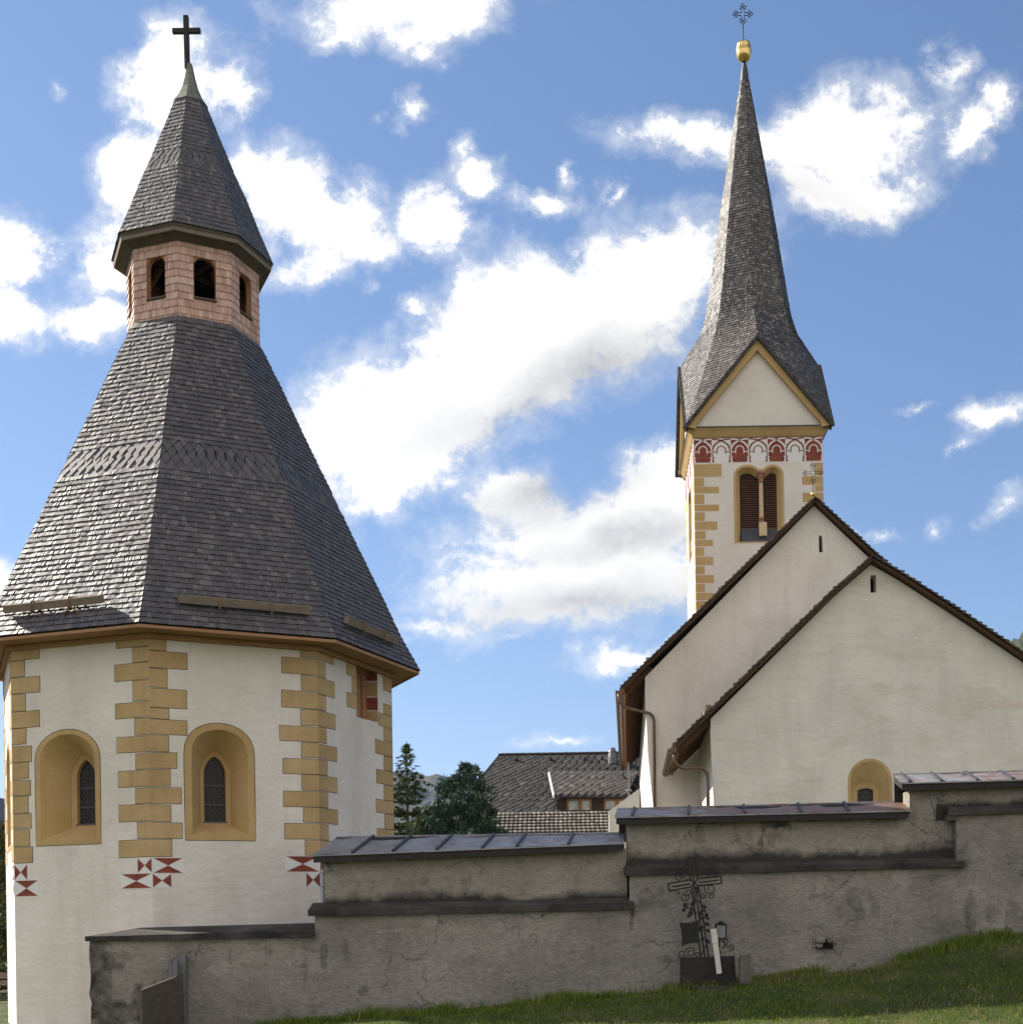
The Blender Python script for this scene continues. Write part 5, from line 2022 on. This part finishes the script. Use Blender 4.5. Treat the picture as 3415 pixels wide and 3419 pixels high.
M['whitewood'] = wood('white_painted_wood', (.50, .47, .42), (.66, .63, .58), (6, 6, 14))
wb = MB()
p0, p1 = g8(632, 955, -.28), g8(608, 767, -.24)
wb.beam(p0, p1.lerp(p0, .33), .085, .06, 0, up=(0, 1, 0))
wb.beam(p1.lerp(p0, .32), p1, .10, .075, 0, up=(0, 1, 0))
wb.build('post_shaft', M['whitewood'], wp)
wb = MB()
wb.box((g8(600, 955).x, YG - .36, ground_z(g8(600, 955).x, YG - .36) + .02), (.5, .3, .08))
wb.build('foot_slab', M['slab'], wp)
M['stone'] = plaster('grey_stone', (.09, .082, .072), (.15, .138, .12), 3, .8, 22, .4)
st = MB()
c = g8(740, 910, -.25)
st.hexa([c + Vector((x * .10, y * .11, -.35)) for x, y in ((-1, -1), (1, -1), (1, 1), (-1, 1))] + [c + Vector((x * .09, y * .10, .12 + x * .02)) for x, y in ((-1, -1), (1, -1), (1, 1), (-1, 1))])
tag(st.build('stone_block', M['stone'], base=c), 'squat grey stone block in the grass right of the iron grave cross', 'stone')

# ------------------------------------------------------------------ farmhouse and outbuilding behind
def dpx(x, y, D):
    return at(x * 1.76943, y * 1.76943, D)


M['slate_roof'] = shingle_mat('slate_roof', [(0, (.036, .033, .032)), (.6, (.05, .047, .045)), (.96, (.066, .061, .058)), (1, (.10, .094, .088))], .3, .75, spec=.2)
M['slate_roof2'] = shingle_mat('lichen_slate', [(0, (.055, .049, .044)), (.6, (.08, .073, .066)), (.95, (.10, .091, .083)), (1, (.17, .155, .14))], .3, .8, spec=.2)
M['tile'] = shingle_mat('pale_tile', [(0, (.12, .10, .085)), (.5, (.21, .185, .155)), (1, (.33, .295, .25))], .2, .85)
M['darkwood'] = wood('dark_cladding', (.035, .02, .012), (.065, .038, .022), (9, 9, 2))
M['framewood'] = wood('window_frame_wood', (.20, .11, .045), (.28, .155, .07), (5, 5, 5))
M['winpane'] = flat('window_pane', (.30, .32, .30), .12, .3, 2, spec=.5, bump=0)
house = thing('farmhouse', 'dark slate roofed farmhouse with a shed dormer behind the churchyard wall', 'house', (-2, 78, -.2))
rl, rr_ = dpx(942, 1426, 80), dpx(1290, 1421, 80)
rr_ = Vector((rr_.x, 80, rl.z))
ez = dpx(845, 1552, 73).z
el_, er_ = Vector((dpx(838, 1552, 73).x, 73, ez)), Vector((rr_.x + 3, 73, ez))
hb = MB()
n = 26
rows = [(el_.lerp(rl, i / n), er_.lerp(rr_, i / n), el_.lerp(rl, (i + 1) / n), er_.lerp(rr_, (i + 1) / n)) for i in range(n)]
diamond_rows(hb, rows, .46, .05, 0, 9)
hb.quad(el_ + Vector((0, .05, -.05)), er_ + Vector((0, .05, -.05)), rr_ + Vector((0, .05, -.05)), rl + Vector((0, .05, -.05)), 1)
el2 = Vector((el_.x, 87, ez))
er2 = Vector((er_.x, 87, ez))
hb.quad(el2, el_, rl, rl + Vector((0, .01, 0)), 1)
hb.quad(er2, el2, rl, rr_, 1)
hb.quad(er_, er2, rr_, rr_ + Vector((0, .01, 0)), 1)
hb.tube([rl + Vector((-.05, 0, .03)), rr_ + Vector((0, 0, .03))], .10, 8, 1)
hb.tube([el_ + Vector((0, 0, .0)), rl], .07, 6, 1)
for px_ in (1010, 1230, 1450, 1560):                     # snow hooks below the ridge
    q = c7(px_, 258, 79.3)
    hb.lathe(q, [(.13, -.10), (.12, .0), (.06, .09), (.001, .11)], 8, 1)
hr = hb.build('roof', [M['slate_roof'], M['under']], house)
hb = MB()
hb.hexa([Vector((el_.x + .8, 73.8, -.6)), Vector((er_.x - .5, 73.8, -.6)), Vector((er_.x - .5, 86, -.6)), Vector((el_.x + .8, 86, -.6)),
         Vector((el_.x + .8, 73.8, ez)), Vector((er_.x - .5, 73.8, ez)), Vector((er_.x - .5, 86, ez)), Vector((el_.x + .8, 86, ez))])
hb.build('wall', M['cream'], house)
db = MB()
dfl, dfr = c7(1258, 497, 73.55), c7(1720, 497, 73.55)
dbl, dbr = c7(1226, 350, 77.4), c7(1790, 352, 77.4)
n = 12
rows = [(dfl.lerp(dbl, i / n), dfr.lerp(dbr, i / n), dfl.lerp(dbl, (i + 1) / n), dfr.lerp(dbr, (i + 1) / n)) for i in range(n)]
diamond_rows(db, rows, .42, .04, 0, 19)
tv = Vector((0, .0, -.14))
db.hexa([dfl + tv, dfr + tv, dbr + tv, dbl + tv, dfl - Vector((0, 0, .02)), dfr - Vector((0, 0, .02)), dbr - Vector((0, 0, .02)), dbl - Vector((0, 0, .02))], 1)
db.hexa([dfl + tv + Vector((-.1, 0, 0)), dfl + tv + Vector((-.01, 0, 0)), dbl + tv + Vector((-.01, 0, 0)), dbl + tv + Vector((-.1, 0, 0)),
         dfl + Vector((-.1, 0, .06)), dfl + Vector((-.01, 0, .06)), dbl + Vector((-.01, 0, .06)), dbl + Vector((-.1, 0, .06))], 2)
w0, w1 = c7(1270, 600, 73.95), c7(1720, 600, 73.95)
ztop_ = dfl.z - .15
db.hexa([Vector((w0.x, 73.95, w0.z - .6)), Vector((w1.x, 73.95, w0.z - .6)), Vector((w1.x, 79, w0.z - .6)), Vector((w0.x, 79, w0.z - .6)),
         Vector((w0.x, 73.95, ztop_)), Vector((w1.x, 73.95, ztop_)), Vector((w1.x, 79, ztop_ + 1.0)), Vector((w0.x, 79, ztop_ + 1.0))], 3)
M['verge'] = flat('verge_trim', (.62, .61, .58), .6, .1)
dorm = db.build('dormer', [M['slate_roof2'], M['under'], M['verge'], M['darkwood']], house)
fr = Frame((0, 73.95, 0), (1, 0, 0), (0, -1, 0))
for x0, x1 in ((1336, 1497), (1574, 1735)):
    a, c = c7(x0, 519, 73.95), c7(x1, 604, 73.95)
    wb = MB()
    e = .11
    um = (a.x + c.x) / 2
    for u0, u1 in ((a.x, um + .05), (um + .05, c.x)):
        fr.box(wb, u0, u0 + e, c.z, a.z, -.05, .05)
        fr.box(wb, u1 - e, u1, c.z, a.z, -.05, .05)
        fr.box(wb, u0 + e, u1 - e, a.z - e, a.z, -.05, .047)
        fr.box(wb, u0 + e, u1 - e, c.z, c.z + e, -.05, .047)
    wn = wb.build('window', M['framewood'], dorm)
    wb = MB()
    fr.rect(wb, a.x + .02, c.x - .02, c.z + .02, a.z - .02, .012)
    wb.build('pane', M['winpane'], dorm)
vb = MB()                                                # roof vent with a cap
q0 = c7(1630, 270, 79)
q1 = c7(1630, 203, 79)
vb.lathe((q0.x, 79, 0), [(.30, q0.z - .2), (.28, q0.z + .2), (.17, q0.z + .75), (.16, q1.z - .18)], 12)
vb.lathe((q0.x, 79, 0), [(.16, q1.z - .14), (.26, q1.z - .10), (.24, q1.z - .05), (.04, q1.z + .06), (.001, q1.z + .07)], 12)
M['zinc'] = flat('zinc', (.17, .17, .18), .45, .2, 5, .5)
vb.build('roof_vent', M['zinc'], house)
pole = thing('lamp_pole', 'thin pale metal pole standing before the dark farmhouse roof', 'pole', (c7(1733, 450, 66).x, 66, 0))
pb = MB()
q0, q1 = c7(1735, 452, 66), c7(1732, 282, 66)
pb.tube([Vector((q0.x, 66, -.3)), q1], .05, 8)
pb.tube([q0, q0 - Vector((0, 0, .12))], [.05, .18], 8)
pb.build('pole_shaft', M['zinc'], pole)

shed = thing('outbuilding', 'low outbuilding with pale gridded tile roof in front of the dark farmhouse', 'outbuilding', (-3, 70, -.2))
tl, tr_ = c7(800, 603, 72), c7(1640, 598, 72)
bl_, br_ = c7(780, 742, 69), c7(1700, 742, 69)
br_.z = bl_.z
tr_.z = tl.z
ob = MB()
n = 7
drop = (bl_ - tl) / n
rows = []
lo_l, lo_r = tl + (bl_ - tl) * 1.25, tr_ + (br_ - tr_) * 1.25
n = 9
rows = [(lo_l.lerp(tl, i / n), lo_r.lerp(tr_, i / n), lo_l.lerp(tl, (i + .62) / n), lo_r.lerp(tr_, (i + .62) / n)) for i in range(n)]
shingle_rows(ob, rows, .235, .245, .05, gap=.085, rough=.1, lap=1.0, seed=5, jit=.004)
nn_ = Vector((0, .02, -.03))
ob.quad(lo_l + nn_, lo_r + nn_, tr_ + nn_, tl + nn_, 1)
ob.quad(tl + nn_, tr_ + nn_, tr_ + Vector((0, 3, -1.6)), tl + Vector((0, 3, -1.6)), 1)
ob.build('roof', [M['tile'], M['under']], shed)
ob = MB()
ob.hexa([Vector((tl.x + .4, 69.2, -.6)), Vector((tr_.x + .3, 69.2, -.6)), Vector((tr_.x + .3, 74.5, -.6)), Vector((tl.x + .4, 74.5, -.6)),
         Vector((tl.x + .4, 69.2, lo_l.z)), Vector((tr_.x + .3, 69.2, lo_l.z)), Vector((tr_.x + .3, 74.5, lo_l.z)), Vector((tl.x + .4, 74.5, lo_l.z))])
ob.build('wall', M['cream'], shed)


# ------------------------------------------------------------------ trees
def leaf_mat(name, stops, trans=.25):
    m, t, b = new_mat(name)
    t.links.new(tramp(t, island(t), stops), b.inputs['Base Color'])
    b.inputs['Roughness'].default_value = .7
    b.inputs['Specular IOR Level'].default_value = .2
    b.inputs['Transmission Weight'].default_value = 0
    tr = t.nodes.new('ShaderNodeBsdfTranslucent')
    t.links.new(tramp(t, island(t), stops), tr.inputs['Color'])
    mx = t.nodes.new('ShaderNodeMixShader')
    mx.inputs[0].default_value = trans
    t.links.new(b.outputs[0], mx.inputs[1])
    t.links.new(tr.outputs[0], mx.inputs[2])
    t.links.new(mx.outputs[0], t.nodes['Material Output'].inputs['Surface'])
    return m


M['spruce'] = leaf_mat('spruce_needle', [(0, (.028, .042, .018)), (.5, (.05, .07, .026)), (1, (.085, .10, .036))])
M['fir'] = leaf_mat('fir_needle', [(0, (.012, .030, .022)), (.5, (.022, .048, .032)), (1, (.045, .075, .042))], .2)
M['leaf'] = leaf_mat('shrub_leaf', [(0, (.035, .05, .014)), (.5, (.07, .085, .022)), (1, (.15, .14, .04))], .3)
M['hedge'] = leaf_mat('hedge_leaf', [(0, (.04, .05, .02)), (.5, (.07, .08, .03)), (1, (.10, .10, .045))], .25)
M['bark'] = wood('bark', (.06, .045, .035), (.12, .095, .075), (5, 5, 1.5), .95, .8)


def quads(centers, d1, d2):
    """many separate small leaves"""
    n = len(centers)
    v = np.empty((n, 4, 3))
    v[:, 0], v[:, 1], v[:, 2], v[:, 3] = centers - d1 - d2 * .5, centers - d2 * .2 + d1 * .9, centers + d1 * 1.2 + d2 * .2, centers - d1 * .4 + d2
    return v.reshape(-1, 3), [(4 * i, 4 * i + 1, 4 * i + 2, 4 * i + 3) for i in range(n)]


def unit(a):
    return a / np.maximum(np.linalg.norm(a, axis=1, keepdims=True), 1e-6)


def spruce(name, label, base, h, rmax, mat, seed, whorl=.42, bare_top=1.0, needle=.11, dens=1.0):
    rg = np.random.default_rng(seed)
    t0 = thing(name, label, 'tree', base)
    base = Vector(base)
    tb = MB()
    tb.tube([base + Vector((0, 0, h * q)) for q in np.linspace(0, 1, 9)], [max(.012, .02 * h * (1 - q)) for q in np.linspace(0, 1, 9)], 7)
    cen, D1, D2 = [], [], []
    z = h * .10
    while z < h - .15:
        f = (h - z) / h
        L = rmax * min(1, f * 1.12 + .02) * rg.uniform(.85, 1.08)
        nbr = int(rg.integers(6, 9)) if f > .3 else 5
        a0 = rg.uniform(0, 6.28)
        for k in range(nbr):
            a = a0 + 2 * PI * k / nbr + rg.normal(0, .14)
            l = L * rg.uniform(.72, 1.12)
            lift = .75 if f < .3 else .22 - .35 * f
            p0 = np.array([base.x, base.y, base.z + z])
            dr = np.array([math.cos(a), math.sin(a), 0])
            m_ = max(3, int(l / .22))
            pts = [p0 + dr * l * q + np.array([0, 0, lift * l * q + .18 * l * q * q - (.22 * l * math.sin(q * PI) if f > .35 else 0)]) for q in np.linspace(0, 1, m_ + 1)]
            tb.tube([Vector(p) for p in pts], [.03 * (1 - q) * min(1, l) + .006 for q in np.linspace(0, 1, m_ + 1)], 4, cap=False)
            sd = np.array([-math.sin(a), math.cos(a), 0])
            for i in range(1, m_ + 1):
                q = i / m_
                tl_ = l * (.42 * (1 - q) + .10)
                for sg in ((-1, 1, 0) if f > .16 else (0,)):
                    d = dr * .75 + sd * sg * .8 + np.array([0, 0, -.12 + rg.normal(0, .1)])
                    d = d / np.linalg.norm(d)
                    kk = max(2, int(tl_ / .085 * dens))
                    for j in range(kk):
                        c = pts[i] + d * tl_ * (j + .5) / kk
                        for _ in range(2):
                            v = d * .7 + rg.normal(0, .45, 3)
                            v /= np.linalg.norm(v)
                            w = np.cross(v, rg.normal(0, 1, 3))
                            w /= np.linalg.norm(w)
                            cen.append(c + rg.normal(0, .02, 3))
                            D1.append(v * needle * rg.uniform(.7, 1.2))
                            D2.append(w * needle * .28)
        z += whorl * rg.uniform(.8, 1.15) * (.7 + .5 * f)
    for q in np.linspace(.72, 1, 40):
        c = np.array([base.x, base.y, base.z + h * q])
        for _ in range(3):
            v = rg.normal(0, 1, 3) + np.array([0, 0, 1.2])
            v /= np.linalg.norm(v)
            w = np.cross(v, rg.normal(0, 1, 3))
            cen.append(c)
            D1.append(v * needle * .9)
            D2.append(w / np.linalg.norm(w) * needle * .25)
    tk = tb.build('trunk', M['bark'], t0, smooth=True)
    nb = MB()
    v, fs = quads(np.array(cen), np.array(D1), np.array(D2))
    nb.v, nb.f, nb.m = v.tolist(), fs, [0] * len(fs)
    nb.build('crown', mat, t0)
    return t0


def bush_tree(name, label, cat, base, prof, mat, seed, n, leaf, trunk_h=1.0, clump=.45, droop=0.0, lean=0.0, nclump=150, shell=.55):
    """prof: list of (height, radius) of the crown outline above the base"""
    rg = np.random.default_rng(seed)
    t0 = thing(name, label, cat, base)
    hs, rs = [p[0] for p in prof], [p[1] for p in prof]
    H = hs[-1]
    cl = []
    while len(cl) < nclump:
        z = rg.uniform(hs[0], H)
        R = np.interp(z, hs, rs)
        if rg.uniform(0, max(rs)) > R + .1:
            continue
        a = rg.uniform(0, 2 * PI)
        r = R * math.sqrt(rg.uniform(shell ** 2, 1.0)) * rg.uniform(.82, 1.08)
        cl.append((r * math.cos(a), r * math.sin(a), z, clump * rg.uniform(.5, 1.2)))
    cl = np.array(cl)
    idx = rg.integers(0, len(cl), n)
    off = unit(rg.normal(0, 1, (n, 3))) * (rg.uniform(.1, 1, (n, 1)) ** .5) * cl[idx, 3:4]
    c = cl[idx, :3] + off + np.array(base)
    out = unit(cl[idx, :3] * np.array([1, 1, .2]) + off + 1e-6)
    d1 = unit(out * .7 + rg.normal(0, .6, (n, 3)) + np.array([0, 0, .3 - droop])) * leaf * rg.uniform(.6, 1.3, (n, 1))
    d2 = unit(np.cross(d1, rg.normal(0, 1, (n, 3)))) * leaf * .55
    v, fs = quads(c, d1, d2)
    nb = MB()
    nb.v, nb.f, nb.m = v.tolist(), fs, [0] * len(fs)
    tb = MB()
    b0 = Vector(base)
    tb.tube([b0 + Vector((0, 0, H * .92 * q)) for q in np.linspace(0, 1, 6)], [max(.015, min(.22, .035 * H) * (1 - q)) for q in np.linspace(0, 1, 6)], 7)
    for k in range(0, len(cl), max(1, len(cl) // 40)):
        e = b0 + Vector(cl[k, :3])
        s = b0 + Vector((0, 0, max(.1, cl[k, 2] - .35 * math.hypot(cl[k, 0], cl[k, 1]) - .2)))
        tb.tube([s, s.lerp(e, .55) + Vector((0, 0, -.05)), e], [.05, .03, .01], 5, cap=False)
    tb.build('trunk', M['bark'], t0, smooth=True)
    nb.build('crown', mat, t0)
    return t0


D_S = 60
q = dpx(767, 1404, D_S)
qb = dpx(767, 1580, D_S)
spruce('spruce_tree', 'young open spruce with a bare pointed leader right beside the chapel corner', (q.x, D_S, -.3), q.z + .3, 2.7, M['spruce'], 5, .46, needle=.15, dens=1.7)
D_T = 56
ct = dpx(868, 1440, D_T)
h_ = ct.z + .3
bush_tree('conifer_tree', 'dense dark bluish conifer with a rounded top in front of the farmhouse roof', 'tree', (ct.x, D_T, -.3),
          [(.5, 2.6), (2.5, 2.75), (3.6, 2.45), (4.6, 2.0), (h_ - 2.2, 1.6), (h_ - 1.0, 1.2), (h_ - .35, .7), (h_ + .05, .12)], M['fir'], 11, 16000, .13, clump=.5, nclump=230)
q = dpx(800, 1528, 57)
bush_tree('small_conifer', 'low yellowish green conifer between the spruce and the dark rounded conifer', 'tree', (q.x, 57, -.3),
          [(.4, 1.6), (2.5, 1.5), (q.z - .6, 1.0), (q.z + .3, .2)], M['spruce'], 12, 5000, .13, clump=.4, nclump=90)
q = dpx(935, 1548, 58)
bush_tree('small_conifer', 'low dark conifer at the right foot of the dense bluish conifer', 'tree', (q.x, 58, -.3),
          [(.4, 1.4), (2.5, 1.25), (q.z - .7, .8), (q.z + .3, .15)], M['fir'], 13, 4000, .13, clump=.35, nclump=80)

# ------------------------------------------------------------------ left margin: shrub, bench, old barn
bush_tree('shrub', 'leafy green shrub left of the sunlit chapel edge', 'shrub', (-18.2, 39, -.4), [(.2, 1.2), (1.5, 1.7), (3.4, 1.65), (4.6, 1.1), (5.2, .3)], M['leaf'], 21, 9000, .09, clump=.4, nclump=150)
barn = thing('barn', 'dark timber barn with a pitched roof at the left edge of the picture', 'barn', (-37, 75, -.3))
mb = MB()
e0, r0 = dpx(10, 1556, 74), dpx(-60, 1500, 74)
mb.hexa([Vector((-46, 74, -.6)), Vector((e0.x - .3, 74, -.6)), Vector((e0.x - .3, 82, -.6)), Vector((-46, 82, -.6)),
         Vector((-46, 74, e0.z)), Vector((e0.x - .3, 74, e0.z)), Vector((e0.x - .3, 82, e0.z)), Vector((-46, 82, e0.z))])
mb.build('wall', M['darkwood'], barn)
mb = MB()
for a, c in ((e0, r0), (Vector((2 * r0.x - e0.x, 74, e0.z)), r0)):
    up = Vector((0, 0, .18))
    bk = Vector((0, 9, 0))
    mb.hexa([Vector((a.x, 73.4, a.z)), Vector((c.x, 73.4, c.z)), Vector((c.x, 73.4, c.z)) + bk, Vector((a.x, 73.4, a.z)) + bk,
             Vector((a.x, 73.4, a.z)) + up, Vector((c.x, 73.4, c.z)) + up, Vector((c.x, 73.4, c.z)) + bk + up, Vector((a.x, 73.4, a.z)) + bk + up])
mb.build('roof', M['slate'], barn)
bench = thing('garden_bench', 'grey weathered wooden bench beyond the sunlit left edge of the chapel', 'bench', (-16.2, 36, -.35))
mb = MB()
zt_ = dpx(14, 1836, 36).z
mb.box((-16.5, 36.35, zt_ - .09), (2.2, .05, .16))
mb.box((-16.5, 36.33, zt_ - .29), (2.2, .05, .14))
mb.build('backrest', M['oldwood'], bench)
mb = MB()
for i in range(3):
    mb.box((-16.5, 35.9 + i * .15, zt_ - .52), (2.2, .13, .05))
mb.build('seat', M['oldwood'], bench)
for x in (-17.4, -15.75):
    mb = MB()
    mb.box((x, 36.05, zt_ - .78), (.1, .45, .46))
    mb.box((x, 36.40, zt_ - .45), (.09, .06, .9))
    mb.build('leg', M['slab_light'], bench)

# ------------------------------------------------------------------ wooded hills
m, t, b = new_mat('autumn_forest')
p = tpos(t)
col = tramp(t, tnoise(t, p, .035, 8, .7), [(.32, (.022, .036, .020)), (.5, (.05, .055, .025)), (.62, (.11, .075, .03)), (.75, (.045, .055, .025))])
t.links.new(col, b.inputs['Base Color'])
b.inputs['Roughness'].default_value = 1
tbump(t, b, tnoise(t, p, .08, 6, .7), 1.0, 6)
M['forest'] = m


def hill(name, pts, D, depth, sd, rag=3.0):
    """a wooded ridge: (x pixel, y pixel) of its crest at distance D"""
    xs = np.array([dpx(x, y, D).x for x, y in pts])
    zs = np.array([dpx(x, y, D).z for x, y in pts])
    nx_, ny_ = 420, 34
    X_ = np.linspace(xs[0], xs[-1], nx_)
    Zc = np.interp(X_, xs, zs)
    V, Fc = [], []
    for j in range(ny_):
        t_ = j / (ny_ - 1)
        y = D - depth * (1 - t_)
        sh = t_ ** 1.25
        r = (fbm(X_, X_ * 0 + y, .055 * 900 / D, sd, 5) - .5) * rag * 5 * sh + RNG.normal(0, rag * .45, nx_) * sh
        for x, z, q in zip(X_, Zc, r):
            V.append((x, y, -2 + (z + 2) * sh + q))
    for j in range(ny_ - 1):
        for i in range(nx_ - 1):
            Fc.append((j * nx_ + i, j * nx_ + i + 1, (j + 1) * nx_ + i + 1, (j + 1) * nx_ + i))
    k = len(V)
    for i in range(nx_):
        V.append((X_[i], D + depth, -5))
    for i in range(nx_ - 1):
        Fc.append(((ny_ - 1) * nx_ + i, (ny_ - 1) * nx_ + i + 1, k + i + 1, k + i))
    mb = MB()
    mb.v, mb.f, mb.m = V, Fc, [0] * len(Fc)
    tag(mb.build(name, M['forest'], smooth=False), kind='structure')


hill('hills', [(-900, 1560), (-300, 1470), (-60, 1492), (10, 1512), (120, 1545), (400, 1500), (640, 1462), (740, 1456), (790, 1462), (850, 1466), (960, 1500), (1100, 1530), (1500, 1520), (2000, 1500), (2600, 1520)], 2600, 1500, 3, 7)
hill('hills', [(1560, 1560), (1700, 1420), (1800, 1330), (1880, 1245), (1915, 1212), (1926, 1199), (1945, 1196), (2000, 1160), (2200, 1120), (2700, 1180), (3100, 1400)], 900, 500, 8, 3.2)
hill('hills', [(-900, 1500), (-500, 1640), (-200, 1690), (100, 1700), (500, 1690), (900, 1700), (1300, 1690), (2000, 1700)], 600, 250, 5, 3.2)

# ------------------------------------------------------------------ grass
def grass(name, n, area, hmin, hmax, w, mat, seed, keep=None):
    rg = np.random.default_rng(seed)
    x = rg.uniform(area[0], area[1], n)
    y = rg.uniform(area[2], area[3], n)
    if keep is not None:
        k = keep(x, y) > rg.uniform(0, 1, n)
        x, y = x[k], y[k]
        n = len(x)
    z = np.array([ground_z(a, c) for a, c in zip(x, y)]) - .008
    h = rg.uniform(hmin, hmax, n) * (.45 + 1.1 * fbm(x, y, 1.3, seed, 3))
    a = rg.uniform(0, 2 * PI, n)
    ln = rg.normal(0, .45, (n, 2)) * h[:, None]
    wv = np.stack([np.cos(a), np.sin(a), 0 * a], 1) * w * rg.uniform(.6, 1.3, (n, 1)) * .5
    b0 = np.stack([x, y, z], 1)
    mid = b0 + np.stack([ln[:, 0] * .35, ln[:, 1] * .35, h * .6], 1)
    tip = b0 + np.stack([ln[:, 0], ln[:, 1], h * rg.uniform(.7, 1.0, n)], 1)
    v = np.stack([b0 - wv, b0 + wv, mid + wv * .7, mid - wv * .7, tip], 1).reshape(-1, 3)
    mb = MB()
    mb.v = v.tolist()
    mb.f = [f for i in range(n) for f in ((5 * i, 5 * i + 1, 5 * i + 2, 5 * i + 3), (5 * i + 3, 5 * i + 2, 5 * i + 4))]
    mb.m = [0] * len(mb.f)
    return mb.build(name, mat)


M['grass'] = leaf_mat('grass_blade', [(0, (.042, .09, .006)), (.45, (.095, .165, .012)), (.8, (.20, .25, .024)), (1, (.33, .27, .09))], .3)
M['hay'] = leaf_mat('dry_grass', [(0, (.13, .10, .055)), (.5, (.21, .165, .09)), (1, (.30, .25, .15))], .2)
tag(grass('grass', 120000, (-7.5, 11.5, 16.6, 22.93), .02, .08, .011, M['grass'], 41, lambda x, y: .1 + 1.15 * fbm(x, y, .9, 12, 3)), 'short uneven green grass growing on the bank below the old wall', 'grass', kind='stuff')


tag(grass('tall_grass', 26000, (-6.5, 11, 21.95, 22.96), .07, .23, .012, M['grass'], 47, lambda x, y: np.clip((fbm(x, y * .6, 1.9, 71, 3) - .36) * 3.2, .03, 1) * np.where(y > 22.4, 1, np.where((x > -1.9) & (x < .3), .9, .25))), 'taller ragged grass tufts growing against the foot of the old wall', 'grass', kind='stuff')


def haykeep(x, y):
    a = np.exp(-(((x - 3.7) / 1.5) ** 2 + ((y - 22.45) / .5) ** 2)) * 1.2
    c = (fbm(x, y, 1.4, 55, 3) > .60) * .35
    return np.clip(a + c * (y < 20.5), 0, 1)


tag(grass('dry_grass', 42000, (-6, 11, 16.6, 22.9), .04, .12, .012, M['hay'], 43, haykeep), 'straw coloured dry grass lying in tufts at the foot of the wall', 'dry grass', kind='stuff')
gv = MB()
rg = np.random.default_rng(8)
for i in range(1500):
    x, y = rg.uniform(-11.5, -8.35), rg.uniform(22.2, 26)
    s = rg.uniform(.012, .04)
    c = Vector((x, y, ground_z(x, y) + s * .3 + .05 * max(0, 1 - abs(x + 9.0) / .8)))
    q = [c + Vector((a * s * rg.uniform(.6, 1), b_ * s * rg.uniform(.6, 1), z_ * s * rg.uniform(.4, .8))) for z_ in (-1, 1) for a, b_ in ((-1, -1), (1, -1), (1, 1), (-1, 1))]
    gv.hexa(q)
M['gravel'] = shingle_mat('gravel', [(0, (.20, .19, .17)), (.5, (.32, .30, .27)), (1, (.45, .43, .40))], .2, .9)
tag(gv.build('gravel', M['gravel']), 'loose pale gravel at the chapel foot beside the wall end', 'gravel', kind='stuff')

# ------------------------------------------------------------------ the air of the valley
hz = MB()
hz.box((0, 1450, 205), (6400, 5200, 420))
M['haze'] = bpy.data.materials.new('valley_air')
M['haze'].use_nodes = True
t = M['haze'].node_tree
t.nodes.clear()
o = t.nodes.new('ShaderNodeOutputMaterial')
v = t.nodes.new('ShaderNodeVolumePrincipled')
v.inputs['Color'].default_value = (.52, .68, .98, 1)
v.inputs['Density'].default_value = .000065
v.inputs['Anisotropy'].default_value = .3
t.links.new(v.outputs[0], o.inputs['Volume'])
tag(hz.build('haze', M['haze']), kind='stuff')
